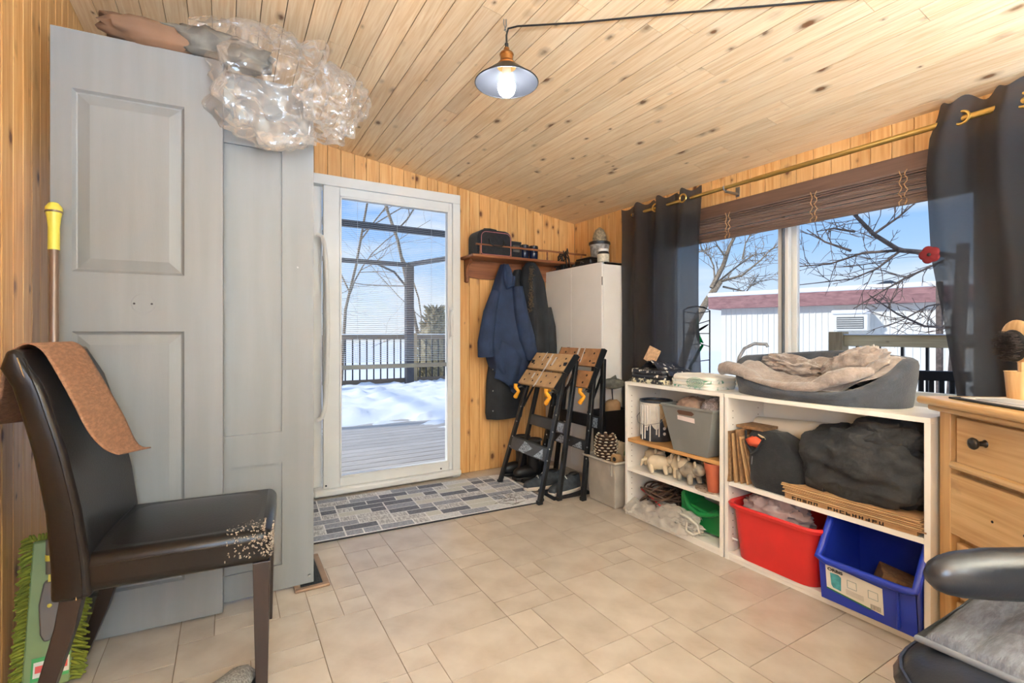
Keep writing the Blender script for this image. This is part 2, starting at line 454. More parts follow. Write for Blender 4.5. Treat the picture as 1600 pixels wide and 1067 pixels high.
# ceiling: sloped backing and boards running away from the viewer
SL = math.atan(.1395); RC = Matrix.Rotation(SL, 3, 'Y')
nrm = RC @ Vector((0, 0, 1))
cmid = Vector(((XL + XR) / 2, (YR + YB) / 2, zc((XL + XR) / 2)))
ceiling = shell(MB().box(cmid + nrm * (BT + .03), ((XR - XL) / math.cos(SL) + .3, YB - YR + .3, .06), RC), 'ceiling', M['groove'], label='sloped ceiling of pale knotty pine boards', category='ceiling')
LW = (XR - XL) / math.cos(SL); nb = 37; bw = LW / nb
for k in range(nb):
    cx = -LW / 2 + (k + .5) * bw
    y = YB; first = True
    while y > YR + .02:
        L = rb.uniform(.5, 2.4) if first else rb.uniform(1.2, 2.6)
        first = False
        a0 = y - L
        if a0 < YR + .4: a0 = YR
        me = MB().bb(-bw / 2 + .0016, bw / 2 - .0016, -(y - a0) / 2 + .0008, (y - a0) / 2 - .0008, 0, BT).mesh('board'); me.materials.append(M['ceilwood'])
        p = cmid + RC @ Vector((cx, (y + a0) / 2 - cmid.y, 0))
        o = inst(me, 'board', p, ceiling, (0, SL, 0))
        y = a0

# ------------------------------------------------------------------ sliding patio door
fr = MB()
d1 = thing('door_1', 'white sliding patio door with blinds between the glass', 'door', (.53, 3.33, 0), 0, world=True, kind='structure')
fr.bb(DX0, DX1, 3.27, 3.42, 2.0, DZ); fr.bb(DX1 - .06, DX1, 3.27, 3.42, .0, 2.0); fr.bb(DX0, DX0 + .05, 3.27, 3.42, 0, 2.0)
fr.obj('door_frame', M['white'], d1, bev=.004)
MB().bb(.47, DX1, 3.245, 3.42, 0.012, .055).obj('threshold', M['white'], d1, bev=.012)
MB().bb(DX0, .47, 3.25, 3.42, 0.012, .055).obj('threshold', M['white'], d1, bev=.004)
sp = MB()
PX0, PX1, PZ0, PZ1 = .53, 1.42, .055, 2.0
GX0, GX1, GZ0, GZ1 = .63, 1.395, .112, 1.943
PYa, PYb = 3.283, 3.325
sp.bb(PX0, GX0, PYa, PYb, PZ0, PZ1); sp.bb(GX1, PX1, PYa, PYb, PZ0, PZ1); sp.bb(GX0, GX1, PYa, PYb, PZ0, GZ0); sp.bb(GX0, GX1, PYa, PYb, GZ1, PZ1)
pan = sp.obj('sliding_panel', M['white'], d1, bev=.003)
be = MB(); t = .012
for a in ((GX0, GX0 + t, GZ0, GZ1), (GX1 - t, GX1, GZ0, GZ1), (GX0, GX1, GZ0, GZ0 + t), (GX0, GX1, GZ1 - t, GZ1)):
    be.bb(a[0], a[1], PYa - .004, PYb, a[2], a[3])
be.obj('glazing_bead', M['white'], pan, bev=.002)
MB().bb(GX0, GX1, 3.30, 3.303, GZ0, GZ1).obj('glass_pane', M['glass'], pan, smooth=None)
slat = MB().box((0, 0, 0), (GX1 - GX0 - .03, .009, .0008), Matrix.Rotation(.25, 3, 'X')).mesh('slat')
M['slat'] = mat('blind_slat', rgb(206, 210, 214), .5, var=.02); slat.materials.append(M['slat'])
z = GZ1 - .02
while z > .85:
    inst(slat, 'slat', ((GX0 + GX1) / 2, 3.312, z), pan); z -= .0128
MB().bb(GX0 + .005, GX1 - .005, 3.306, 3.318, .81, .84).obj('blind_rail', mat('blind_rail_grey', rgb(150, 152, 152), .5), pan, bev=.003)
for xx in (.75, 1.02, 1.27):
    MB().tube([(xx, 3.312, .83), (xx, 3.312, 1.93)], .0009, 5).obj('blind_cord', M['slat'], pan)
hd = MB()
hd.tube([(1.405, 3.27, 1.03), (1.405, 3.25, 1.04), (1.396, 3.238, 1.08), (1.393, 3.235, 1.12), (1.396, 3.238, 1.17), (1.405, 3.25, 1.21), (1.405, 3.27, 1.22)], .009, 8)
hd.bb(1.398, 1.422, 3.277, 3.284, 1.01, 1.24); hd.obj('pull_handle', M['white'], pan)
lp = MB()
for a in ((DX0 + .05, DX0 + .14, .055, 2.0), (.34, .53, .055, 2.0), (DX0 + .14, .34, .055, .15), (DX0 + .14, .34, 1.92, 2.0)):
    lp.bb(a[0], a[1], 3.335, 3.375, a[2], a[3])
lpo = lp.obj('fixed_panel', M['white'], d1, bev=.003)
MB().bb(DX0 + .14, .34, 3.35, 3.353, .15, 1.92).obj('glass_pane', M['glass'], lpo, smooth=None)
ls = MB().bb(DX0 + .14, .34, -.004, .004, -.0004, .0004)
lme = ls.mesh('slat'); lme.materials.append(M['slat'])
z = 1.9
while z > .2:
    inst(lme, 'slat', (0, 3.362, z), lpo); z -= .0128
bh = MB(); pts = []
for k in range(15):
    a = PI * (k / 14 - .5)
    pts.append((.487 + .062 * max(0, math.cos(a)) ** .45, 3.272 - .03 * math.cos(a), 1.09 + .59 * math.sin(a)))
bh.tube(pts, .0135, 10, sx=.8); bh.obj('bow_handle', M['white'], d1)
sc = MB()
for p in ((.545, .075), (1.33, .075), (.56, .035)):
    sc.lathe([(.006, 0), (.006, .004)], (p[0], 3.279, p[1]), 8, Matrix.Rotation(PI / 2, 3, 'X'))
sc.obj('screw_head', M['black'], pan)

# ------------------------------------------------------------------ window, casing
w1 = thing('window_1', 'white sliding window with two panes over the shelves', 'window', (2.64, 1.52, WZ0), 0, world=True, kind='structure')
wf = MB(); xa, xb = 2.60, 2.70
wf.bb(xa, xb, WY0, WY0 + .045, WZ0, WZ1); wf.bb(xa, xb, WY1 - .045, WY1, WZ0, WZ1); wf.bb(xa, xb, WY0, WY1, WZ0, WZ0 + .05); wf.bb(xa, xb, WY0, WY1, WZ1 - .045, WZ1)
wf.obj('window_frame', M['white'], w1, bev=.003)
for y0_, y1_, xs in ((1.505, WY1 - .045, 2.615), (WY0 + .045, 1.54, 2.655)):
    s_ = MB(); st = .058
    s_.bb(xs, xs + .03, y0_, y0_ + st, WZ0 + .05, WZ1 - .045); s_.bb(xs, xs + .03, y1_ - st, y1_, WZ0 + .05, WZ1 - .045)
    s_.bb(xs, xs + .03, y0_ + st, y1_ - st, WZ0 + .05, WZ0 + .09); s_.bb(xs, xs + .03, y0_ + st, y1_ - st, WZ1 - .085, WZ1 - .045)
    so_ = s_.obj('sash', M['white'], w1, bev=.003)
    MB().bb(xs + .013, xs + .017, y0_ + st, y1_ - st, WZ0 + .09, WZ1 - .085).obj('glass_pane', M['glass'], so_, smooth=None)
MB().bb(2.595, 2.612, 1.522, 1.53, WZ0 + .05, WZ1 - .05).obj('weatherstrip', mat('grey_seal', rgb(90, 94, 100), .6), w1)
M['casing'] = wood('dark_casing', rgb(116, 86, 68), rgb(92, 66, 52), 1, 0, .45)
tr = thing('trim_1', 'dark brown wood casing around the window', 'trim', (2.57, 1.52, WZ0), 0, world=True, kind='structure')
MB().bb(2.552, XR + .01, WY0 - .1, WY1 + .1, WZ1 - .005, WZ1 + .075).obj('head_casing', M['casing'], tr, bev=.003)
MB().bb(2.56, XR + .01, WY0 - .08, WY0, WZ0 - .05, WZ1 - .006).obj('side_casing', M['casing'], tr, bev=.003)
MB().bb(2.56, XR + .01, WY1, WY1 + .08, WZ0 - .05, WZ1 - .006).obj('side_casing', M['casing'], tr, bev=.003)
MB().bb(2.50, 2.60, WY0 - .05, WY1 + .05, WZ0 - .03, WZ0).obj('sill', M['white'], tr, bev=.004)

# ------------------------------------------------------------------ outside
ZG = -1.0
gnd = MB().surf(lambda u, v: (-30 + 80 * u, -20 + 90 * v, ZG + .25 * fbm((u * 9, v * 9, 0)) + .6 * smooth01((v * 90 - 55) / 30)), 40, 40)
g_ = gnd.obj('ground', M['snow'], None, kind='structure', label='snow-covered ground outside', cat='snow', recalc=True)
M['deckwood'] = wood('weathered_deck', rgb(206, 200, 194), rgb(170, 162, 154), 0, 0, .8, obrand=.15)
M['postwood'] = wood('treated_post', rgb(196, 174, 136), rgb(164, 140, 104), 2, 0, .7)
M['railwood'] = wood('treated_rail', rgb(236, 222, 180), rgb(212, 192, 146), 1, .7, .7)
M['railwoodx'] = wood('weathered_rail', rgb(150, 130, 108), rgb(116, 98, 80), 0, 0, .75)
deck = thing('deck', 'grey weathered plank deck outside the sliding door', 'deck', (1.5, 6.5, -.06), 0, world=True)
DY0, DY1, DXa, DXb = 3.46, 9.75, -1.6, 5.6
MB().bb(DXa, DXb, DY0 + .02, DY1, ZG - .3, -.09).obj('deck_base', M['railwoodx'], deck)
y = DY0
while y < DY1 - .1:
    MB().bb(DXa, DXb, y, y + .128, -.085, -.05).obj('plank', M['deckwood'], deck, smooth=None, bev=.004, seg=1); y += .142
sn = MB()
def snowf(u, v):
    X = DXa + .05 + (DXb - DXa - .1) * u; Y = 4.6 + (DY1 - 4.7) * v
    edge = smooth01((Y - 5.75 - .35 * fbm((X * 1.3, Y * 1.1, 2)) - .2 * math.sin(X * 2.1)) / .9)
    clump = max(0, fbm((X * 2.5, Y * 6, 9)) - .10) * .12 * smooth01((Y - 4.6) / 1.4)
    return (X, Y, -.075 + .13 * edge + clump + .02 * fbm((X * 4, Y * 4, 5)) * edge)
sn.surf(snowf, 90, 70); sn.obj('snow_drift', M['snow'], None, smooth=60, label='drift of white snow lying on the far half of the deck', cat='snow', kind='stuff')
M['iron'] = mat('black_baluster', rgb(44, 44, 48), .5, .2)
def railing(name, label, axis, c, a0, a1, posts, zb, zt, mrail, bal=.135):
    t_ = thing(name, label, 'railing', (c, (a0 + a1) / 2, zb - .12) if axis == 'y' else ((a0 + a1) / 2, c, zb - .12), 0, world=True)
    def pbox(a, b, w, z0, z1):
        return MB().bb(c - w / 2, c + w / 2, a, b, z0, z1) if axis == 'y' else MB().bb(a, b, c - w / 2, c + w / 2, z0, z1)
    pbox(a0, a1, .045 if axis == 'x' else .04, zt - .09, zt).obj('top_rail', mrail, t_, bev=.003)
    pbox(a0, a1, .045, zb, zb + .09).obj('bottom_rail', mrail, t_, bev=.003)
    a = a0 + .07
    me = MB().bb(-.012, .012, -.008, .008, zb + .08, zt - .05).mesh('baluster'); me.materials.append(M['iron'])
    while a < a1:
        inst(me, 'baluster', (c, a, 0) if axis == 'y' else (a, c, 0), t_); a += bal
    for p in posts:
        pbox(p - .055, p + .055, .11, -.06, zt + .03).obj('post', M['postwood'], t_, bev=.006)
    pbox(a0, a1, .06, zt, zt + .018).obj('snow_cap', M['snow'], t_, bev=.008) if axis == 'x' else None
    return t_
railing('deck_railing', 'deck railing with black balusters beyond the sliding door', 'x', 9.6, -1.5, 5.5, (-1.45, .62 + .32, 3.3, 5.45), .06, 1.02, M['railwoodx'])
railing('deck_railing', 'pale timber railing with a post outside the window', 'y', 4.5, -1.0, 2.16, (2.16, -.2), .06, 1.035, M['railwood'], .155)
MB().bb(4.465, 4.535, -1.0, 2.2, 1.035, 1.045).obj('rail_snow', M['snow'], None, bev=.004, label='thin line of snow lying on the pale timber rail', cat='snow')
# side deck under the second railing
sd = thing('deck', 'side deck under the window', 'deck', (3.6, 1.0, -.06), 0, world=True)
MB().bb(2.75, 4.6, -1.4, 3.44, ZG - .3, -.06).obj('deck_base', M['railwoodx'], sd)
# gazebo frame
M['gaz'] = mat('gazebo_metal', rgb(72, 74, 80), .5, .3)
gz = thing('gazebo', 'dark metal gazebo frame standing on the deck', 'gazebo', (1.6, 7.6, -.05), 0, world=True)
gx0, gx1, gy0, gy1, gzt = -1.3, 3.12, 6.2, 9.35, 2.42
for px, py in ((gx0, gy0), (gx1, gy0), (gx0, gy1), (gx1, gy1)):
    if (px, py) == (gx1, gy0): continue
    MB().bb(px - .075, px + .075, py - .075, py + .075, -.05, gzt).obj('post', M['gaz'], gz, bev=.008)
gxe = 4.1
MB().bb(gx1 + 1.0 - .075, gx1 + 1.0 + .075, gy0 - .075, gy0 + .075, -.05, gzt).obj('post', M['gaz'], gz, bev=.008)
MB().bb(gx0, gx1 + 1.0, gy0 - .03, gy0 + .03, gzt - .05, gzt + .03).obj('beam', M['gaz'], gz)
MB().bb(gx0, gx1, gy1 - .03, gy1 + .03, gzt - .05, gzt + .03).obj('beam', M['gaz'], gz)
MB().bar((gx1, gy1, gzt), (gx1 + 1.0, gy0, gzt), .06, .08).obj('beam', M['gaz'], gz)
MB().bar((gx0, gy1, gzt), (gx0, gy0, gzt), .06, .08).obj('beam', M['gaz'], gz)
MB().tube([(gx1, gy1, 1.75), (gx1 - .08, gy1, 2.0), (gx1 - .3, gy1, 2.25), (gx1 - .62, gy1, 2.38)], .022, 6).obj('brace', M['gaz'], gz)
# trees
def tree(name, label, base, h, seed, mtl, lean=(0, 0), r0=.09, levels=5, spread=.55, first=.35, limbs=None, group=None, density=3):
    rr = random.Random(seed); t_ = thing(name, label, 'tree', base, 0, world=True, group=group)
    tk = MB(); br = MB()
    def grow(p, d, L, r, lev, mb):
        n = 5 if lev < 2 else 3; pts = [p]; q = p.copy(); dd = d.copy()
        for k in range(n):
            dd = (dd + Vector((rr.gauss(0, .1), rr.gauss(0, .1), rr.gauss(.02, .07)))).normalized()
            q = q + dd * (L / n); pts.append(q.copy())
        rs = [max(.003, lerp(r, r * .55, k / n)) for k in range(n + 1)]
        mb.tube(pts, rs, 6 if lev == 0 else (5 if lev == 1 else 4 if lev == 2 else 3), cap=False)
        if lev >= levels: return
        nb_ = density if lev else density + 3
        for k in range(nb_):
            f = rr.uniform(first if lev == 0 else .25, 1.0); i = min(n - 1, int(f * n)); base_ = pts[i].lerp(pts[i + 1], f * n - i)
            ax = Vector((rr.gauss(0, 1), rr.gauss(0, 1), rr.gauss(.1, .5))).normalized()
            nd_ = (dd * (1 - spread) + ax * spread * 1.2).normalized()
            grow(base_, nd_, L * rr.uniform(.45, .7), rs[i] * .6, lev + 1, br)
    b = Vector(base); grow(b, Vector((lean[0], lean[1], 1)).normalized(), h, r0, 0, tk)
    tk.obj('trunk', mtl, t_, smooth=60); br.obj('branches', mtl, t_, smooth=60, kind='stuff')
    return t_
tree('bare_tree', 'pale bare birch rising behind the deck railing', (2.9, 15, ZG), 7.0, 4, M['barkpale'], (.05, 0), .055, 4, spread=.45)
tree('bare_tree', 'tall leaning bare tree seen past the gazebo post', (5.2, 13.5, ZG), 8.0, 11, M['barkpale'], (-.1, 0), .06, 4)
tree('bare_tree', 'thin bare saplings left of the birch', (.9, 17, ZG), 5, 15, M['bark'], (.03, 0), .028, 4)
tree('bare_tree', 'faint bare tree far behind the railing', (2.0, 26, ZG), 6, 18, M['bark'], (0, 0), .035, 4)
M['evergreen'] = mat('evergreen', rgb(150, 140, 112), .9, var=.4, vs=12, bump=.6, bs=30)
def conif(label, c, r, h, seed):
    rr = random.Random(seed); mb = MB()
    for k in range(520):
        z = rr.random(); a = rr.uniform(0, 2 * PI); R_ = r * (1 - .75 * z ** 1.6) * rr.uniform(.75, 1.05)
        p = Vector((c[0] + R_ * math.cos(a), c[1] + R_ * math.sin(a), c[2] + h * z)); d = Vector((math.cos(a), math.sin(a), .9)) * .16
        mb.tube([p - d * .6, p, p + d], [.01, .05, .004], 4, cap=False)
    mb.blob((c[0], c[1], c[2] + h * .48), (r * .8, r * .8, h * .47), 16, 10, lambda d: .12 * noise.noise(d * 4))
    mb.obj('evergreen_shrub', M['evergreen'], None, smooth=50, label=label, cat='shrub')
conif('evergreen shrub at the left end of the deck railing', (.82, 11.6, ZG), .42, 2.75, 5)
conif('evergreen shrub behind the gazebo corner post', (4.65, 11.9, ZG), .55, 2.7, 6)
for k, (x, y, s) in enumerate(((4.2, 30, .7), (5.6, 33, .9))):
    mb = MB(); mb.blob((x, y, ZG + .5), (s, s * .7, s * .75), 16, 10, lambda d: .25 * noise.noise(d * 3 + Vector((k, 0, 0))))
    mb.obj('bush', M['evergreen'], None, smooth=60, label=['low bush far out on the snow behind the birch', 'wider bush farthest out on the snow'][k], cat='bush')
# neighbouring trailer
tl = thing('trailer_home', 'white ribbed trailer home with dusty red fascia outside the window', 'building', (9.5, 5.0, ZG), 0, world=True)
M['siding'] = mat('white_siding', rgb(224, 224, 220), .6, var=.04, vs=2)
M['fascia'] = wood('red_fascia', rgb(166, 124, 124), rgb(132, 96, 98), 1, 0, .8, grain=.3)
ang = math.radians(-18.5)
def onray(px, dep):
    a = (px - 800) / 758.0; s, c = math.sin(YAW), math.cos(YAW)
    return Vector(((s + a * c) * dep, (c - a * s) * dep, 0))
TA = onray(1127, 11.2)                     # left corner of the facing wall
along = Vector((math.sin(-math.radians(18.5)), math.cos(math.radians(18.5)), 0))
along = -along                             # runs from the left corner towards the right of the picture
away = Vector((along.y, -along.x, 0))
if away.dot(TA) < 0: away = -away
def tq(u, v, z): p = TA + along * u + away * v; return Vector((p.x, p.y, z))
TL, TZ = 15.0, 1.62
wl = MB()
Rt = Matrix((along, away, Vector((0, 0, 1)))).transposed()
wl.box(tq(TL / 2, 1.8, (ZG + TZ) / 2), (TL, 3.6, TZ - ZG + .1), Rt); wl.obj('wall', M['siding'], tl)
rib = MB().bb(-.006, .006, -.007, .007, ZG, TZ).mesh('rib'); rib.materials.append(M['siding'])
k = .1
while k < TL:
    p = tq(k, -.006, 0); inst(rib, 'siding_rib', p, tl, (0, 0, math.atan2(along.y, along.x))); k += .11
MB().box(tq(TL / 2 - .05, 1.8, TZ + .13), (TL + .35, 4.0, .27), Rt).obj('fascia', M['fascia'], tl)
MB().box(tq(TL / 2 - .05, 1.8, TZ + .31), (TL + .4, 4.05, .1), Rt).obj('roof_snow', M['snow'], tl, bev=.04)
MB().lathe([(.18, 0), (.2, .1), (.05, .16)], tq(3.0, .8, TZ + .34), 12).obj('roof_vent', M['iron'], tl)
# window air conditioner in the trailer wall
ac = thing('air_conditioner', 'window air conditioner with snow on top on the trailer wall', 'appliance', tq(0, 0, 1.0), 0, world=True)
def findu(px):
    best = None
    for i in range(0, 1400):
        p = tq(i * .01, 0, 0); s, c = math.sin(YAW), math.cos(YAW)
        d = s * p.x + c * p.y
        if d <= .1: continue
        x = 800 + 758 * (c * p.x - s * p.y) / d
        if best is None or abs(x - px) < best[0]: best = (abs(x - px), i * .01, d)
    return best[1], best[2]
ua, da = findu(1333)
zt_, zb_ = 1.05 + (521 - 491) / 758 * da, 1.05 + (521 - 517) / 758 * da
MB().box(tq(ua, -.22, (zt_ + zb_) / 2), (.56, .46, zt_ - zb_), Rt).obj('housing', M['siding'], ac, bev=.02)
MB().box(tq(ua, -.455, (zt_ + zb_) / 2 - .01), (.42, .02, (zt_ - zb_) * .66), Rt).obj('grille', mat('ac_grille', rgb(104, 106, 106), .6), ac)
for q in range(6):
    MB().box(tq(ua, -.468, zb_ + .07 + q * .04), (.41, .008, .012), Rt).obj('louvre', M['siding'], ac)
MB().box(tq(ua, -.24, zt_ + .03), (.6, .5, .08), Rt).obj('snow_cap', M['snow'], ac, bev=.035)
# trees outside the window
def limbtree(name, label, root, paths, seed, mtl, r0, tw=60, sc_=1.0):
    rr = random.Random(seed); t_ = thing(name, label, 'tree', root, 0, world=True)
    tk = MB(); br = MB()
    for pi, (pts, ra, rb_) in enumerate(paths):
        pts = [Vector(p) for p in pts]; n = len(pts)
        if pi:                              # limbs spread to every side of the trunk
            sw = Vector((.86, .5, 0)) * (.13 * sc_ * ((pi % 3) - 1))
            pts = [p + sw * k for k, p in enumerate(pts)]
        (tk if pi == 0 else br).tube(pts, [lerp(ra, rb_, k / (n - 1)) for k in range(n)], 6, cap=False)
        if pi == 0: continue
        tot = sum((b - a).length for a, b in zip(pts, pts[1:]))
        for q in range(int(tot * tw / 10)):
            i = rr.randrange(n - 1); f = rr.random(); p = pts[i].lerp(pts[i + 1], f); d = (pts[i + 1] - pts[i]).normalized()
            ax = Vector((rr.gauss(0, .6), rr.gauss(0, 1), rr.gauss(0, 1))).normalized(); dd = (d * .7 + ax * .6).normalized(); L = rr.uniform(.12, .6) * sc_
            tp = [p]
            for s_ in range(4):
                dd = (dd + Vector((rr.gauss(0, .12), rr.gauss(0, .12), rr.gauss(0.03, .12)))).normalized(); tp.append(tp[-1] + dd * L / 4)
            br.tube(tp, [.006 * sc_, .005 * sc_, .004 * sc_, .003 * sc_, .0025 * sc_], 3, cap=False)
            for z_ in range(3):
                b0 = tp[rr.randrange(1, 4)]; ax = Vector((rr.gauss(0, .6), rr.gauss(0, 1), rr.gauss(0, 1))).normalized()
                d2 = (dd * .6 + ax * .7).normalized(); l2 = L * rr.uniform(.25, .5)
                br.tube([b0, b0 + d2 * l2 * .5 + ax * .01, b0 + d2 * l2], [.004 * sc_, .003 * sc_, .002 * sc_], 3, cap=False)
    tk.obj('trunk', mtl, t_, smooth=60); br.obj('branches', mtl, t_, smooth=60, kind='stuff')
def PX(px, py, dep):
    p = onray(px, dep); p.z = 1.05 + (521 - py) / 758 * dep; return p
D = 5.6
limbtree('fruit_tree', 'bare spreading branches reaching past the window at the right', onray(1492, 5.9) + Vector((0, 0, ZG)),
    [([onray(1492, 5.9) + Vector((0, 0, ZG)), PX(1490, 640, 5.8), PX(1500, 480, 5.7), PX(1505, 380, 5.6)], .09, .06),
     ([PX(1500, 402, 5.6), PX(1462, 396, D), PX(1405, 391, D), PX(1365, 366, D), PX(1335, 335, D - .2), PX(1332, 318, D - .3)], .036, .014),
     ([PX(1405, 391, D), PX(1350, 393, D + .2), PX(1300, 408, D + .2), PX(1240, 411, D + .2)], .019, .006),
     ([PX(1365, 366, D), PX(1400, 343, D), PX(1430, 318, D)], .017, .007),
     ([PX(1405, 393, D), PX(1370, 420, D), PX(1330, 436, D), PX(1240, 446, D)], .014, .005),
     ([PX(1490, 400, D), PX(1420, 432, D - .3), PX(1385, 452, D - .3), PX(1340, 480, D - .3)], .014, .005),
     ([PX(1495, 512, 5.4), PX(1440, 510, 5.3), PX(1395, 492, 5.3), PX(1350, 465, 5.3)], .016, .005),
     ([PX(1495, 470, 5.6), PX(1450, 478, 5.6), PX(1410, 500, 5.6), PX(1380, 512, 5.6)], .012, .004),
     ([PX(1330, 392, D), PX(1290, 375, D), PX(1262, 352, D)], .016, .005),
     ([PX(1335, 362, D), PX(1300, 360, D), PX(1275, 368, D)], .014, .005)], 3, M['bark'], .1, 110)
limbtree('bare_tree', 'leaning bare tree behind the left pane of the window', onray(1050, 16) + Vector((0, 0, ZG)),
    [([onray(1050, 16) + Vector((0, 0, ZG)), PX(1085, 505, 16), PX(1105, 470, 16), PX(1125, 440, 16)], .15, .10),
     ([PX(1112, 450, 16), PX(1130, 415, 16), PX(1140, 385, 16), PX(1150, 366, 16), PX(1160, 345, 16)], .085, .03),
     ([PX(1120, 442, 16), PX(1150, 415, 16), PX(1175, 395, 16), PX(1200, 388, 16)], .035, .012),
     ([PX(1125, 440, 16), PX(1160, 432, 16), PX(1190, 410, 16), PX(1206, 395, 16)], .05, .015),
     ([PX(1118, 448, 16), PX(1115, 415, 16), PX(1108, 400, 16), PX(1095, 388, 16)], .035, .012),
     ([PX(1130, 448, 16), PX(1165, 455, 16), PX(1185, 425, 16)], .035, .012),
     ([PX(1132, 400, 16), PX(1122, 385, 16), PX(1118, 372, 16)], .03, .012),
     ([PX(1160, 405, 16), PX(1165, 380, 16), PX(1175, 362, 16)], .03, .012)], 8, M['barkpale'], .2, 90, 2.2)
MB().tube([onray(1468, 7.2) + Vector((0, 0, ZG)), PX(1468, 440, 7.2)], .045, 8).obj('utility_pole', M['bark'], None, label='slim brown pole standing in front of the trailer', cat='pole')
# plastic patio chair on the side deck
pc = thing('patio_chair', 'black slotted plastic patio chair on the side deck', 'chair', (3.55, 1.2, -.06), 2.2)
mb = MB()
for k in range(9):
    mb.bb(-.22 + k * .05, -.195 + k * .05, -.215, -.19, .42, .86)
mb.bb(-.25, .25, -.222, -.185, .82, .88); mb.bb(-.25, .25, -.222, -.185, .5, .54)
mb.obj('backrest', M['black'], pc, bev=.004)
MB().bb(-.25, .25, -.2, .27, .39, .43).obj('seat', M['black'], pc, bev=.015)
for s in (-1, 1):
    MB().tube([(s * .26, -.2, .78), (s * .28, 0, .68), (s * .27, .2, .65), (s * .27, .24, .4)], .022, 8).obj('armrest', M['black'], pc)
    for yy in (-.2, .24): MB().bar((s * .23, yy, .4), (s * .27, yy * 1.1, 0), .04).obj('leg', M['black'], pc)
# ------------------------------------------------------------------ closet doors leaning at the left
M['doorgrey'] = mat('grey_door_paint', rgb(126, 128, 129), .45, var=.04, vs=3, bump=.04, bs=80, stretch=(6, 6, .5))
def closet_door(label, x0, x1, yl, yr, h, panels, raised, z0=.012):
    L = math.hypot(x1 - x0, yr - yl); a = math.atan2(yr - yl, x1 - x0)
    t_ = thing('closet_door', label, 'door', (x0, yl, z0), a)
    th = .034; rc = .011
    fr = MB(); fr.bb(0, L, rc, th, 0, h)                    # core
    px0, px1 = panels[0][0], panels[0][1]
    fr.bb(0, px0, 0, rc, 0, h); fr.bb(px1, L, 0, rc, 0, h)
    zs = [0] + [v for p in sorted(panels, key=lambda q: q[2]) for v in p[2:]] + [h]
    for k in range(0, len(zs), 2): fr.bb(px0, px1, 0, rc, zs[k], zs[k + 1])
    fr.obj('door_slab', M['doorgrey'], t_, smooth=None)
    for (a0, a1, b0, b1) in panels:
        mb = MB()
        if raised:
            def ring(i, y): return [mb.bm.verts.new((X, y, Z)) for X, Z in ((a0 + i, b0 + i), (a1 - i, b0 + i), (a1 - i, b1 - i), (a0 + i, b1 - i))]
            rs = [ring(0, 0), ring(.008, .009), ring(.012, .0105), ring(.042, .003), ring(.046, .002)]
            for A, B in zip(rs, rs[1:]):
                for k in range(4): mb._f([A[k], A[(k + 1) % 4], B[(k + 1) % 4], B[k]])
            mb._f(rs[-1])
        else:
            mb.bb(a0, a1, rc - .003, rc + .001, b0, b1)
        mb.obj('panel', M['doorgrey'], t_, smooth=None, recalc=True)
    return t_
d = closet_door('tall grey moulded panel closet door leaning behind the black chair', -.5, -.014, 2.135, 2.10, 2.05, [(.055, .368, 1.245, 1.855), (.055, .368, .15, 1.045)], True)
sc = MB()
for xx in (.222, .272): sc.lathe([(.0035, 0), (.0035, .002)], (xx, -.0005, 1.142), 8, Matrix.Rotation(PI / 2, 3, 'X'))
sc.obj('screw_hole', M['black'], d)
rg = MB(); rg.tube([(.247 + .034 * math.cos(a * PI / 12), -.0002, 1.142 + .034 * math.sin(a * PI / 12)) for a in range(24)], .0007, 5, closed=True)
rg.obj('scratch_ring', mat('scratch', rgb(132, 134, 136), .6), d)
d = closet_door('flat grey closet door with recessed panels standing by the patio door', -.19, .312, 2.172, 2.172, 2.05, [(.02, .382, .64, 1.775), (.02, .382, .10, .515)], False)
sc = MB(); sc.lathe([(.006, 0), (.005, .004)], (.485, 0, .03), 10, Matrix.Rotation(PI / 2, 3, 'X')); sc.lathe([(.004, 0), (.003, .003)], (.44, 0, 1.31), 8, Matrix.Rotation(PI / 2, 3, 'X'))
sc.obj('screw_head', M['screw'], d)
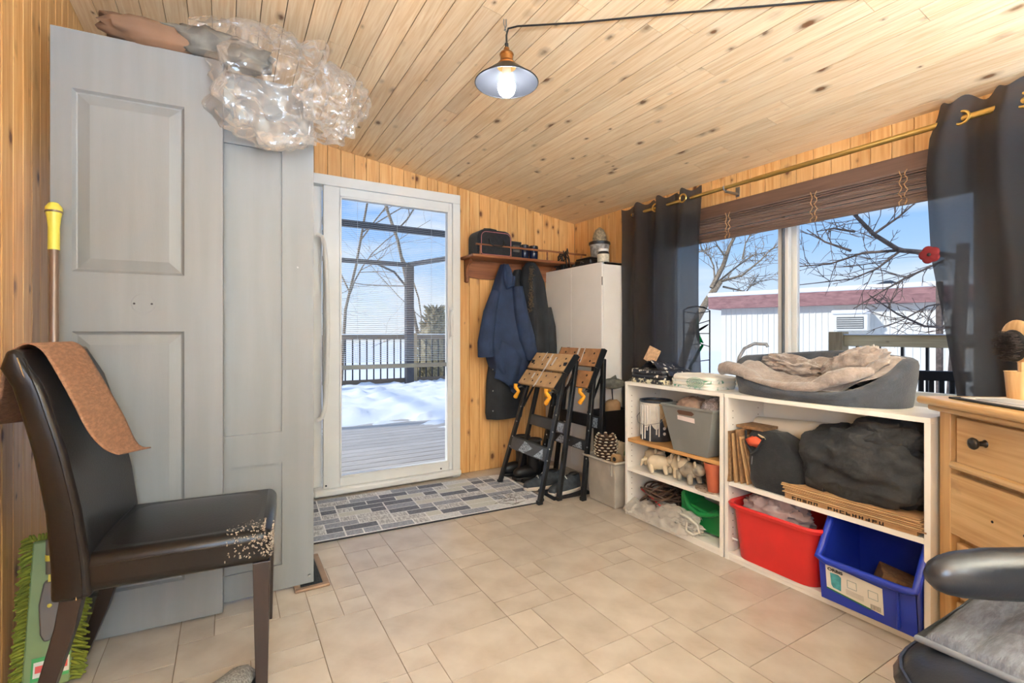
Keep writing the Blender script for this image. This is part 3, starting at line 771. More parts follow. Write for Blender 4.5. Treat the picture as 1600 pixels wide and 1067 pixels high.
# bundles and clear bag on top of the doors
M['brownpaper'] = mat('brown_paper', rgb(122, 92, 70), .8, var=.15, vs=6)
MB().blob((-.19, 2.14, 2.105), (.18, .06, .042), 28, 14, lambda d: .25 * fbm(d * 2.2 + Vector((3, 0, 0))), None, .65).obj('paper_bundle', M['brownpaper'], None, smooth=60, label='brown paper bundle lying on top of the tall closet door', cat='bundle')
MB().blob((-.02, 2.135, 2.115), (.16, .07, .053), 28, 14, lambda d: .3 * fbm(d * 2.8 + Vector((9, 0, 0))), None, .7).obj('cloth_bundle', mat('grey_cloth', rgb(112, 108, 100), .9, var=.25, vs=14), None, smooth=60, label='grey cloth bundle on top of the closet doors', cat='bundle')
def clearmat(name, tint):
    m = bpy.data.materials.new(name); m.use_nodes = True; t = m.node_tree; t.nodes.clear()
    out = nd(t, 'ShaderNodeOutputMaterial'); tp = nd(t, 'ShaderNodeBsdfTransparent'); tp.inputs[0].default_value = (.985, .98, .975, 1)
    g = nd(t, 'ShaderNodeBsdfGlossy'); g.inputs['Roughness'].default_value = .1; g.inputs[0].default_value = (.95, .95, .95, 1)
    d = nd(t, 'ShaderNodeBsdfDiffuse'); d.inputs[0].default_value = tint
    tl = nd(t, 'ShaderNodeBsdfTranslucent'); tl.inputs[0].default_value = tint
    m0 = nd(t, 'ShaderNodeMixShader'); m0.inputs[0].default_value = .5; t.links.new(d.outputs[0], m0.inputs[1]); t.links.new(tl.outputs[0], m0.inputs[2])
    m1 = nd(t, 'ShaderNodeMixShader'); m1.inputs[0].default_value = .55; t.links.new(m0.outputs[0], m1.inputs[1]); t.links.new(g.outputs[0], m1.inputs[2])
    lw = nd(t, 'ShaderNodeLayerWeight'); lw.inputs['Blend'].default_value = .35
    mr = nd(t, 'ShaderNodeMapRange'); mr.inputs['To Min'].default_value = .07; mr.inputs['To Max'].default_value = .6
    t.links.new(lw.outputs['Fresnel'], mr.inputs['Value'])
    m2 = nd(t, 'ShaderNodeMixShader'); t.links.new(mr.outputs[0], m2.inputs[0]); t.links.new(tp.outputs[0], m2.inputs[1]); t.links.new(m1.outputs[0], m2.inputs[2])
    t.links.new(m2.outputs[0], out.inputs[0]); return m
M['clear'] = clearmat('clear_plastic', rgb(240, 236, 230))
pb = thing('plastic_bag', 'crumpled clear plastic bag hanging over the closet doors', 'bag', (.2, 2.05, 1.77), 0, world=True)
def crumple(d, s=2.0, k=.28):
    return k * (abs(noise.noise(d * s)) - .25) + k * .5 * (abs(noise.noise(d * s * 2.3 + Vector((5, 2, 1)))) - .25) + .08 * k * noise.noise(d * s * 6)
MB().blob((.185, 2.055, 1.985), (.20, .09, .19), 90, 60, lambda d: crumple(d, 1.7, .6) + .12, p=.9).obj('bag_body', M['clear'], pb, smooth=75)
MB().blob((.37, 2.06, 2.0), (.11, .08, .12), 64, 40, lambda d: crumple(d + Vector((4, 0, 0)), 1.8, .6) + .1).obj('bag_flap', M['clear'], pb, smooth=75)
MB().surf(lambda u, v: (-.12 + .42 * u, 2.13 - .10 * v + .03 * fbm((u * 4, v * 4, 1)), 2.105 + .115 * math.sin(PI * v) * (.6 + .4 * math.sin(PI * u)) + .03 * fbm((u * 5, v * 5, 4))), 26, 18).obj('bag_neck', M['clear'], pb, smooth=40)

# ------------------------------------------------------------------ flat mop at the left wall
mp_ = thing('flat_mop', 'upright flat mop with green chenille pad and yellow-topped brown pole', 'mop', (-.46, 2.02, 0), 0, world=True)
M['polebrown'] = mat('pole_brown', rgb(108, 88, 74), .3, .2, var=.1)
M['yellow'] = mat('grip_yellow', rgb(206, 196, 78), .4, var=.05)
M['mopgrey'] = mat('mop_grey', rgb(96, 92, 88), .5, var=.1)
M['mopgreen'] = mat('mop_plate_green', rgb(112, 134, 90), .5, var=.06)
M['chenille'] = mat('chenille_lime', rgb(112, 120, 36), .95, var=.2, vs=40)
T, Bm = Vector((-.48, 2.088, 1.455)), Vector((-.456, 1.985, .345))
def al(k): return T.lerp(Bm, k)
MB().tube([al(.1), al(1)], .0125, 12).obj('pole', M['polebrown'], mp_)
MB().tube([al(-.012), al(0), al(.01), al(.03), al(.06), al(.125)], [.012, .021, .022, .0175, .0145, .0148], 14).obj('grip', M['yellow'], mp_)
MB().tube([al(.012), al(.017)], .0226, 14).obj('grip_ring', M['polebrown'], mp_)
MB().tube([al(.93), al(1.02)], .019, 12).obj('collar', M['mopgrey'], mp_); MB().tube([al(.97), al(.985)], .0205, 12).obj('collar_band', M['yellow'], mp_)
# the plate stands on its short edge and leans back
def plt(u, v, o): # u across (X), v height, o towards the viewer
    return Vector((-.458 + u, 1.925 + .11 * v / .42 - o, v + .012))
MB().bar(plt(0, .35, .03), plt(0, .28, .026), .016, .01).obj('neck', M['yellow'], mp_)
hg = MB(); ra = [plt(a, b, .012) for a, b in ((-.018, .29), (.018, .29), (.026, .23), (.018, .15), (.008, .13), (-.008, .13), (-.018, .15), (-.026, .23))]; rb2 = [p + Vector((0, -.022, 0)) for p in ra]
va = [hg.bm.verts.new(p) for p in ra]; vb = [hg.bm.verts.new(p) for p in rb2]; hg._f(va); hg._f(vb[::-1])
for k in range(8): hg._f([va[k], va[(k + 1) % 8], vb[(k + 1) % 8], vb[k]])
hg.obj('hinge', M['mopgrey'], mp_, bev=.005)
MB().blob(plt(0, .225, .034), (.006, .003, .006), 10, 6).obj('hinge_pin', M['yellow'], mp_)
pl = MB(); A = [plt(-.055, 0, 0), plt(.055, 0, 0), plt(.055, .40, 0), plt(-.055, .40, 0)]; B = [p + Vector((0, -.013, 0)) for p in A]
va = [pl.bm.verts.new(p) for p in A + B]
for q in ((3, 2, 1, 0), (4, 5, 6, 7), (0, 1, 5, 4), (1, 2, 6, 5), (2, 3, 7, 6), (3, 0, 4, 7)): pl._f([va[i] for i in q])
pl.obj('mop_plate', M['mopgreen'], mp_, bev=.006)
for nm_, c_, a0, a1, b0, b1, o_ in (('label', rgb(58, 150, 84), -.035, .05, .025, .085, .0136), ('label', rgb(214, 214, 206), -.03, .05, .034, .074, .0142), ('label', rgb(206, 84, 80), -.026, .046, .046, .064, .0148)):
    lb = MB(); lb._f([lb.bm.verts.new(p) for p in (plt(a0, b0, o_), plt(a1, b0, o_), plt(a1, b1, o_), plt(a0, b1, o_))]); lb.obj(nm_, mat('mop_label', c_, .5), mp_, smooth=None)
ch = MB(); rr = random.Random(2)
for side in (-1, 1):
    for r_ in range(3):
        for k in range(42):
            p = plt(side * (.053 + .004 * r_), .008 + k * .0097 + rr.uniform(-.003, .003), .01 - .012 * r_); dd = Vector((side * rr.uniform(.018, .03), rr.uniform(-.008, .006), rr.uniform(-.016, -.004)))
            ch.tube([p, p + dd * .5 + Vector((0, -.003, .003)), p + dd], [.0038, .0048, .0034], 5)
for k in range(16):
    p = plt(-.055 + k * .0072, .402, .006); ch.tube([p, p + Vector((rr.uniform(-.006, .006), -.006, .02))], [.0048, .0034], 5)
ch.obj('chenille_fringe', M['chenille'], mp_, smooth=60, kind='stuff')

# ------------------------------------------------------------------ black dining chair with a brown mat over its back
M['leather'] = mat('dark_leather', rgb(22, 18, 17), .28, var=.2, vs=5, bump=.05, bs=160, spec=.35)
M['darkleg'] = mat('espresso_leg', rgb(44, 33, 29), .38, var=.2, vs=12, stretch=(1, 1, .2))
M['thread'] = mat('stitching', rgb(150, 120, 78), .8)
CH = (-.115, 1.835, 0); CR = math.radians(-6)
chair = thing('dining_chair', 'dark leather dining chair with worn seat corner near the left wall', 'chair', CH, CR)
# local: +x front, y across (far side +y)
HW = .222
st = MB()
def seatf(u, v):
    a = 2 * PI * u
    def sq(c_, p_=.35): return math.copysign(abs(c_) ** p_, c_)
    return None
st.bb(-.20, .255, -HW, HW, .375, .475)
seat = st.obj('seat', M['leather'], chair, bev=.028, seg=4)
cr_ = MB(); cr_.surf(lambda u, v: (-.185 + .42 * u, -HW * .9 + 2 * HW * .9 * v, .4715 + .016 * (math.sin(PI * u) * math.sin(PI * v)) ** .7), 12, 12)
cr_.obj('seat_crown', M['leather'], seat, smooth=80)
for s in (-1, 1):
    MB().tube([(-.19, s * (HW - .002), .447), (.0, s * (HW + .0005), .449), (.235, s * (HW - .001), .447)], .0022, 5).obj('seam', M['leather'], seat)
bk = MB()
prof = [(.37, -.205, .085), (.45, -.207, .08), (.60, -.222, .072), (.75, -.248, .066), (.90, -.285, .06), (.985, -.310, .056)]
for (za, xa_, ta), (zb_, xb_, tb) in zip(prof, prof[1:]): pass
def backpt(u, v):
    # closed loop section around (thickness), v up
    z = .37 + .64 * v; x, th = interp([(p[0], p[1], p[2]) for p in prof], min(z, .985))
    return z, x, th
rings = []
for j in range(15):
    z, x, th = backpt(0, j / 14.0)
    sh = 1.0 if z < .96 else max(.25, math.sqrt(max(0, 1 - ((z - .96) / .055) ** 2)))
    hw = HW + .004
    sec = []
    for (cx, cy) in ((-1, -1), (-.0, -1.03), (1, -1), (1, -.5), (1, 0), (1, .5), (1, 1), (0, 1.03), (-1, 1), (-1, .5), (-1, 0), (-1, -.5)):
        curve = .018 * (1 - cy * cy)
        sec.append(bk.bm.verts.new((x + cx * th / 2 * sh - curve * .6 - (.0 if z < .96 else .01), cy * hw * (.97 if z > 1.0 else 1), z)))
    rings.append(sec)
for A, B in zip(rings, rings[1:]):
    for k in range(12): bk._f([A[k], A[(k + 1) % 12], B[(k + 1) % 12], B[k]])
bk._f(rings[0][::-1]); bk._f(rings[-1])
back = bk.obj('backrest', M['leather'], chair, smooth=50, bev=.012, seg=3)
for off in (-.012, .0):
    pts = []
    for j in range(15):
        z, x, th = backpt(0, j / 14.0 * .97); pts.append((x + th / 2 * .55 + off, -HW - .0075, z))
    MB().tube(pts, .0014, 5).obj('stitch_line', M['thread'] if off else M['leather'], back)
for s in (-1, 1):
    lg = MB()
    sec = [(0, -.315, .032), (.15, -.262, .038), (.30, -.222, .044), (.40, -.205, .048)]
    rs = []
    for z, x, w in sec: rs.append([lg.bm.verts.new((x + a * w / 2, s * (HW - .028) + b * .019, z)) for a, b in ((-1, -1), (1, -1), (1, 1), (-1, 1))])
    for A, B in zip(rs, rs[1:]):
        for k in range(4): lg._f([A[k], A[(k + 1) % 4], B[(k + 1) % 4], B[k]])
    lg._f(rs[0][::-1]); lg._f(rs[-1]); lg.obj('leg', M['darkleg'], chair, smooth=30, bev=.002)
    lg = MB(); lg.box((.225, s * (HW - .03), .19), (.046, .046, .38), None, taper=.68); lg.obj('leg', M['darkleg'], chair, smooth=None, bev=.002)
wr_ = MB(); rr = random.Random(9)
for k in range(420):
    t_ = rr.random() ** 2; y_ = -HW + rr.uniform(0, .1); x_ = .252 - t_ * .12; z_ = .49 - rr.random() ** 1.4 * .09
    if z_ > .468: z_ = .4745; x_ = min(x_, .232)
    else: x_ = .2545 if rr.random() < .45 else x_
    if x_ < .2545 and z_ < .4745: y_ = -HW - .0008
    wr_.box((x_, y_, z_), (rr.uniform(.001, .006), rr.uniform(.001, .005), rr.uniform(.001, .004)), Euler((rr.random() * 6, rr.random() * 6, 0)).to_matrix())
wr_.obj('worn_flakes', mat('worn_leather', rgb(150, 138, 124), .7, var=.3, vs=60), seat, smooth=None, kind='stuff')
# woven mat draped over the chair back
mt = MB()
def matpt(u, v):
    # v: 0 hanging behind .. 1 hanging in front ; u across
    y = -.155 + .27 * u
    path = [(-.405, .815 - .03 * u), (-.372, .88), (-.362, .96), (-.349, 1.0), (-.318, 1.021), (-.288, 1.005), (-.262, .955), (-.225, .87), (-.19, .785), (-.155, .735 - .045 * u), (-.122, .715 - .04 * u)]
    f = v * (len(path) - 1); i = min(int(f), len(path) - 2); t = f - i
    P_ = [Vector((*path[max(0, min(len(path) - 1, i + k))], 0)) for k in (-1, 0, 1, 2)]
    q = .5 * ((2 * P_[1]) + (P_[2] - P_[0]) * t + (2 * P_[0] - 5 * P_[1] + 4 * P_[2] - P_[3]) * t * t + (3 * P_[1] - P_[0] - 3 * P_[2] + P_[3]) * t ** 3)
    q.x += .035 * max(0, v - .6) * (u - .3)
    m_ = Matrix.Translation(Vector(CH)) @ Matrix.Rotation(CR, 4, 'Z')
    return m_ @ Vector((q.x, y, q.y + .003))
mt.surf(matpt, 16, 44); mt.obj('placemat', mat('woven_brown', rgb(150, 108, 80), .85, var=.16, vs=120, bump=.5, bs=220, stretch=(1, .25, 1)), None, smooth=60, solid=.0035, label='brown woven mat draped over the back of the leather chair', cat='mat')
# grey slipper on the floor under the chair
def shoe(name, label, loc, rz, L, Wd, Hh, mu, ms, cat='shoe', group=None, lowback=False, top=True):
    t_ = thing(name, label, cat, loc, rz, group=group)
    def outl(s): # half width along the length 0 heel..1 toe
        return Wd / 2 * (0.74 + .26 * math.sin(PI * min(1, s * 1.15) ** .9 - .4)) * (1 if .06 < s < .9 else math.sqrt(max(.05, 1 - ((.06 - s) / .06) ** 2 if s <= .06 else 1 - ((s - .9) / .1) ** 2)))
    sl_ = MB(); n = 18
    ss = [i / n for i in range(n + 1)]
    poly = [(s * L, outl(s)) for s in ss] + [(s * L, -outl(s)) for s in reversed(ss)]
    sl_.prism(poly, 'z', 0, .026); sl_.obj('sole', ms, t_, smooth=60, bev=.006)
    up = MB(); rings = []
    for s in ss:
        w = outl(s) * .95
        hh = .03 + Hh * (interp([(0, .9 if not lowback else .25), (.08, 1.0 if not lowback else .3), (.3, .98 if not lowback else .35), (.5, .78), (.7, .5), (.88, .36), (1.0, .12)], s)[0])
        rings.append([up.bm.verts.new((s * L, w * math.cos(a), .02 + (hh - .02) * math.sin(a) ** .8)) for a in [PI * k / 10 for k in range(11)]])
    for A, B in zip(rings, rings[1:]):
        for k in range(10): up._f([A[k], A[k + 1], B[k + 1], B[k]])
    up._f(rings[0]); up._f(rings[-1][::-1]); up.obj('upper', mu, t_, smooth=60)
    MB().blob((L * .2, 0, .03 + Hh * .93 if not lowback else .03 + Hh * .3), (L * .15, Wd * .26, .012), 16, 8).obj('opening', M['black'], t_, smooth=60)
    if top:
        for k in range(4):
            s = .42 + .07 * k; z_ = .034 + Hh * interp([(.3, .98), (.5, .78), (.7, .5)], s)[0]
            MB().tube([(s * L, -Wd * .2, z_ - .012), (s * L, 0, z_ + .003), (s * L, Wd * .2, z_ - .012)], .003, 5).obj('lace', M['white'] if k % 2 else M['black'], t_)
    return t_
M['greyweave'] = mat('grey_weave', rgb(140, 138, 134), .9, var=.35, vs=160, bump=.6, bs=200)
shoe('slipper', 'grey woven slipper on the floor under the leather chair', (-.10, 1.44, .001), math.radians(58), .29, .105, .075, M['greyweave'], M['black'], 'slipper', lowback=False, top=False)

# ------------------------------------------------------------------ floor vent and rug
fv = thing('floor_vent', 'brown metal floor register beside the flat grey closet door', 'vent', (.30, 2.27, 0), 0, world=True)
M['bronze'] = mat('bronze_metal', rgb(150, 122, 98), .5, .3)
v_ = MB(); v_.bb(.235, .37, 2.125, 2.15, .0, .012); v_.bb(.235, .37, 2.42, 2.445, 0, .012); v_.bb(.235, .26, 2.15, 2.42, 0, .012); v_.bb(.345, .37, 2.15, 2.42, 0, .012); v_.obj('vent_frame', M['bronze'], fv, bev=.004)
MB().bb(.26, .345, 2.15, 2.42, 0, .004).obj('vent_well', M['black'], fv)
sm = MB().bb(-.0425, .0425, -.003, .003, 0, .01).mesh('louvre'); sm.materials.append(M['blackmetal'])
for k in range(22): inst(sm, 'louvre', (.3025, 2.156 + k * .0122, .001), fv)
rug = thing('rug', 'grey and white patchwork pattern rug before the patio door', 'rug', (1.0, 2.87, 0), math.radians(-3.4))
RL, RWd = 1.50, .66
def rrect(L, Wd, r):
    pts = []
    for cx, cy, a0 in ((L / 2 - r, Wd / 2 - r, 0), (-L / 2 + r, Wd / 2 - r, 90), (-L / 2 + r, -Wd / 2 + r, 180), (L / 2 - r, -Wd / 2 + r, 270)):
        for k in range(6): a = math.radians(a0 + 18 * k); pts.append((cx + r * math.cos(a), cy + r * math.sin(a)))
    return pts
M['rugback'] = mat('rug_backing', rgb(44, 44, 48), .9)
MB().prism(rrect(RL, RWd, .07), 'z', .001, .007).obj('rug_backing', M['rugback'], rug, smooth=None)
rgm = [mat('rug_line', rgb(224, 224, 224), .95, var=.1, vs=60), mat('rug_dark', rgb(108, 110, 120), .95, var=.22, vs=90), mat('rug_mid', rgb(152, 156, 166), .95, var=.2, vs=90), mat('rug_light', rgb(206, 208, 210), .95, var=.12, vs=90), mat('rug_streak', rgb(160, 160, 162), .95, vs=90, col2=rgb(218, 218, 216), stretch=(1.5, .25, 1)), mat('rug_pale', rgb(200, 200, 192), .95, var=.06, vs=90)]
MB().prism(rrect(RL - .016, RWd - .016, .066), 'z', .007, .0085).obj('rug_pile', rgm[0], rug, smooth=None)
rp_ = MB(); rr = random.Random(12); gu = .0905; nxr, nyr = 16, 9; cell = [[None] * nyr for _ in range(nxr)]
gh = .0705; cid = 0; fmat = []
for i in range(nxr):
    for j in range(nyr):
        if cell[i][j] is not None: continue
        w, h = rr.choice([(1, 1), (2, 1), (2, 1), (1, 1), (2, 1)])
        if i + w > nxr: w = 1
        if j + h > nyr: h = 1
        if any(cell[a][b] is not None for a in range(i, i + w) for b in range(j, j + h)): w = h = 1
        for a in range(i, i + w):
            for b in range(j, j + h): cell[a][b] = 1
        x0_, x1_ = -nxr * gu / 2 + i * gu + .004, -nxr * gu / 2 + (i + w) * gu - .004
        y0_, y1_ = -nyr * gh / 2 + j * gh + .0035, -nyr * gh / 2 + (j + h) * gh - .0035
        if (abs(x0_) > RL / 2 - .09 or abs(x1_) > RL / 2 - .09) and (abs(y0_) > RWd / 2 - .06 or abs(y1_) > RWd / 2 - .06):
            continue
        rp_._f([rp_.bm.verts.new(p) for p in ((x0_, y0_, .0089), (x1_, y0_, .0089), (x1_, y1_, .0089), (x0_, y1_, .0089))]); fmat.append(rr.choice([0, 0, 1, 1, 2, 3, 3, 4]))
po = rp_.obj('patch_pattern', rgm[1:], rug, smooth=None)
for p, k in zip(po.data.polygons, fmat): p.material_index = k
tw = MB(); rr = random.Random(5)
for k in range(26):
    p = Vector((1.52 + rr.gauss(0, .05), 2.62 + rr.gauss(0, .04), .014)); a = rr.uniform(0, PI); q = Vector((math.cos(a), math.sin(a), 0)) * rr.uniform(.01, .04)
    tw.tube([p - q, p + q + Vector((0, 0, .002))], .0012, 4)
tw.obj('twig_debris', M['bark'], None, label='scatter of dry twig bits on the rug corner', cat='debris', kind='stuff')

# ------------------------------------------------------------------ pendant lamp
pd_ = thing('pendant_lamp', 'black dish pendant lamp with brass socket and lit bulb', 'lamp', (.902, 1.576, 1.99), 0, world=True)
px_, py_ = .902, 1.576
M['shadeout'] = mat('shade_black', rgb(34, 32, 32), .4, .4)
M['shadein'] = mat('shade_inside', rgb(34, 34, 37), .34, 0.0, var=.05)
sh = MB(); sh.lathe([(.034, 2.052), (.045, 2.046), (.075, 2.022), (.105, 1.998), (.118, 1.987)], (px_, py_, 0), 48, capb=False, capt=False)
shade = sh.obj('lamp_shade', M['shadeout'], pd_, smooth=60)
sh = MB(); sh.lathe([(.032, 2.050), (.044, 2.0445), (.074, 2.0205), (.104, 1.9965), (.1165, 1.986)], (px_, py_, 0), 48, capb=False, capt=False); sh.obj('shade_lining', M['shadein'], shade, smooth=60)
MB().tube([(px_ + .1175 * math.cos(2 * PI * k / 48), py_ + .1175 * math.sin(2 * PI * k / 48), 1.987) for k in range(48)], .0022, 6, closed=True).obj('shade_rim', M['shadeout'], shade)
MB().lathe([(.034, 2.044), (.034, 2.058), (.027, 2.066), (.024, 2.07), (.024, 2.088), (.027, 2.092), (.025, 2.098), (.012, 2.108), (.010, 2.118)], (px_, py_, 0), 24).obj('socket', mat('antique_brass', rgb(170, 118, 64), .35, .9), pd_)
MB().lathe([(.007, 2.116), (.007, 2.135), (.004, 2.138)], (px_, py_, 0), 12).obj('strain_relief', M['black'], pd_)
MB().tube([(px_ + .03, py_ + .008, 2.064), (px_ + .037, py_ + .01, 2.064)], .005, 8).obj('switch_knob', M['brass'], pd_)
MB().lathe([(.016, 2.044), (.018, 2.02), (.021, 2.005)], (px_, py_, 0), 16).obj('bulb_holder', mat('porcelain', rgb(206, 190, 160), .3), pd_)
MB().lathe([(.018, 2.006), (.027, 1.995), (.033, 1.978), (.033, 1.966), (.028, 1.95), (.017, 1.939), (.001, 1.936)], (px_, py_, 0), 24, capb=False, capt=False).obj('bulb', emit('bulb_glow', (.86, .93, 1.0, 1), 155), pd_)
MB().tube([(px_, py_, 2.135), (px_ - .001, py_, 2.165), (px_ + .004, py_ - .004, 2.19), (px_ + .03, py_ - .03, 2.193), (1.10, 1.40, 2.18), (1.32, 1.17, 2.155), (1.58, .894, 2.118), (1.9, .55, 2.075), (2.3, .1, 2.02)], .0036, 6).obj('cord', M['black'], pd_)
hk = MB()
hk.tube([(px_ - .002, py_, 2.226), (px_ - .002, py_, 2.20), (px_ - .006, py_, 2.19), (px_ - .002, py_, 2.178), (px_ + .006, py_, 2.183), (px_ + .007, py_, 2.19)], .0022, 6)
hk.tube([(px_ - .012, py_, 2.222), (px_ - .012, py_, 2.205), (px_ - .006, py_, 2.19), (px_ - .01, py_, 2.18)], .0018, 6)
hk.obj('ceiling_hook', M['screw'], pd_)

# ------------------------------------------------------------------ curtains, rod, woven blind
rod = thing('curtain_rod', 'brass curtain rod above the window', 'rod', (2.5, 1.5, 1.9), 0, world=True)
MB().tube([(2.46, 2.52, 1.884), (2.46, 1.52, 1.884)], .0105, 12).obj('rod_tube', M['brass'], rod)
MB().tube([(2.46, 1.60, 1.884), (2.46, -.1, 1.884)], .0125, 12).obj('rod_tube', M['brass'], rod)
for yb in (1.78, .35, 2.50):
    k = MB(); k.bb(2.47, XR, yb - .008, yb + .008, 1.859, 1.869); k.tube([(2.46 + .015 * math.cos(a * PI / 6), yb, 1.884 + .015 * math.sin(a * PI / 6)) for a in range(5, 14)], .004, 6); k.bb(XR - .006, XR, yb - .012, yb + .012, 1.85, 1.905)
    k.obj('bracket', M['screw'], rod)
M['curtain'] = mat('charcoal_curtain', rgb(24, 25, 28), .9, var=.12, vs=50, bump=.2, bs=400, trans=.09, transl=.13, stretch=(1, 1, 4), tlcol=rgb(190, 190, 196))
def curtain(label, cols, ztop, zbot, n, edge=None, ph=0.0, amp=.035, waves=3.5, grom=()):
    t_ = thing('curtain', label, 'curtain', (2.48, (cols[0] + cols[1]) / 2, zbot), 0, group='charcoal curtains at the window', world=True)
    def f(u, v):
        z = lerp(zbot, ztop, v); y = lerp(cols[0], cols[1], u)
        if edge: y += edge(z) * (1 - u) ** 1.5
        A_ = amp * (1 - .35 * (1 - v)) * (1 + .3 * noise.noise(Vector((u * 3, v * 2, ph))))
        x = 2.455 + A_ * math.sin(2 * PI * waves * u + ph + .5 * noise.noise(Vector((u * 2, v * 3, ph + 4)))) + .006 * noise.noise(Vector((u * 20, v * 4, ph)))
        return (x, y, z + (.012 * math.sin(2 * PI * waves * u * 2 + 1) if v > .99 else 0))
    mb = MB(); mb.surf(f, n, 40); mb.obj('curtain_panel', M['curtain'], t_, smooth=80)
    for u in grom:
        p = f(u, (1.884 - zbot) / (ztop - zbot))
        MB().tube([(2.5 + .004 + .0 + p[0] * 0, p[1] + .024 * math.cos(a * PI / 10), 1.884 + .024 * math.sin(a * PI / 10)) if False else (p[0] - .003, p[1] + .024 * math.cos(a * PI / 10), 1.884 + .024 * math.sin(a * PI / 10)) for a in range(20)], .0055, 6, closed=True).obj('grommet', M['brass'], t_)
    return t_
curtain('charcoal curtain hanging beside the white cabinet', (1.955, 2.60), 1.94, .5, 90, lambda z: .0 if z > 1.9 else .02 * math.sin((1.9 - z) * 3), 1.2, .032, 3.4, (.14, .52))
curtain('charcoal curtain with a red poppy pinned at its edge', (.845, .12), 1.955, .5, 90, lambda z: interp([(.5, -.11), (.82, -.085), (1.2, -.03), (1.36, -.005), (1.7, .01), (1.84, .0), (1.93, -.03), (2.0, -.05)], z)[0], 2.6, .036, 4.2, (.13, .37))
pp = MB(); rr = random.Random(1)
for k in range(5):
    a = 2 * PI * k / 5; pp.blob((2.40, .82 + .016 * math.cos(a), 1.362 + .016 * math.sin(a)), (.005, .02, .02), 12, 8)
pop = thing('poppy_pin', 'red felt poppy pinned to the curtain edge', 'pin', (2.40, .82, 1.335), 0, world=True)
pp.obj('petals', mat('poppy_red', rgb(108, 16, 24), .85), pop, smooth=60)
MB().blob((2.393, .82, 1.362), (.004, .007, .007), 10, 6).obj('poppy_centre', M['black'], pop)
bl = thing('woven_blind', 'raised brown woven wood blind at the top of the window', 'blind', (2.54, 1.52, 1.6), 0, world=True)
M['reed'] = wood('blind_reed', rgb(118, 96, 84), rgb(84, 66, 58), 1, 0, .6, obrand=.3)
reed = MB().bb(-.0045, .0045, -.83, .83, -.0024, .0024).mesh('reed'); reed.materials.append(M['reed'])
rr = random.Random(4); z = 1.752
while z > 1.603:
    if not (1.662 < z < 1.6665):
        inst(reed, 'reed', (2.53 + rr.uniform(-.004, .004) - .010 * (z < 1.66), 1.50 + rr.uniform(-.006, .006), z), bl, (rr.uniform(-.0012, .0012), rr.uniform(-.3, .3), 0))
    z -= .0056
z = 1.70
while z > 1.61:
    if not (1.655 < z < 1.676): inst(reed, 'reed', (2.547 + rr.uniform(-.003, .003), 1.50 + rr.uniform(-.006, .006), z + .002), bl, (0, rr.uniform(-.3, .3), 0))
    z -= .0064
for yy in (1.80, 1.32, .95, 2.2):
    mb = MB()
    for s in (-.01, .01):
        mb.tube([(2.512 + .004 * math.sin(k * 2.1), yy + s + .006 * math.sin(k * 1.7 + s * 90), 1.755 - k * .0125) for k in range(13)], .0022, 5)
    mb.obj('blind_cord', M['cardboard'], bl)
# ------------------------------------------------------------------ coat shelf and what is on it
M['redwood'] = wood('stained_shelf', rgb(154, 98, 62), rgb(116, 68, 42), 0, .8, .4, kcol=rgb(60, 34, 20))
M['redwoodz'] = wood('stained_bracket', rgb(146, 92, 58), rgb(112, 66, 40), 2, 0, .4)
cs = thing('coat_shelf', 'stained wooden coat shelf with a gallery rail on the back wall', 'shelf', (2.03, 3.33, 1.45), 0, world=True)
SX0, SX1, SY, SZ = 1.505, 2.565, 3.115, 1.602
MB().bb(SX0, SX1, SY, YB, SZ, SZ + .02).obj('shelf_board', M['redwood'], cs, bev=.005)
n = 36; poly = [(SX0 + .03, SZ)] + [(lerp(SX0 + .03, SX1, k / n), SZ - .118 - .02 * abs(math.sin(PI * 3 * k / n)) ** .6 + .0) for k in range(n + 1)] + [(SX1, SZ)]
MB().prism(poly, 'y', YB - .022, YB).obj('back_board', M['redwood'], cs, bev=.002)
for bx in (SX0 + .03, 2.03, SX1 - .04):
    poly = [(YB - .001, SZ), (YB - .10, SZ), (YB - .10, SZ - .02), (YB - .085, SZ - .035), (YB - .06, SZ - .045), (YB - .045, SZ - .075), (YB - .042, SZ - .11), (YB - .05, SZ - .14), (YB - .045, SZ - .165), (YB - .03, SZ - .175), (YB - .001, SZ - .165)]
    MB().prism(poly, 'x', bx, bx + .022).obj('bracket', M['redwoodz'], cs, bev=.003)
MB().tube([(SX0 + .035, SY + .02, SZ + .092), (SX1 - .02, SY + .02, SZ + .092)], .008, 10).obj('gallery_rail', M['redwood'], cs)
for px in (SX0 + .07, 1.83, 2.16, 2.5):
    MB().lathe([(.005, SZ + .018), (.008, SZ + .03), (.005, SZ + .05), (.007, SZ + .07), (.005, SZ + .092)], (px, SY + .02, 0), 10).obj('rail_post', M['redwoodz'], cs)
PEG = [(1.83, 1.575), (2.06, 1.575), (2.3, 1.575)]
for px, pz in PEG:
    MB().tube([(px, YB - .02, pz - .02), (px, YB - .06, pz - .015), (px, YB - .10, pz)], [.009, .008, .013], 10).obj('peg', M['redwoodz'], cs)
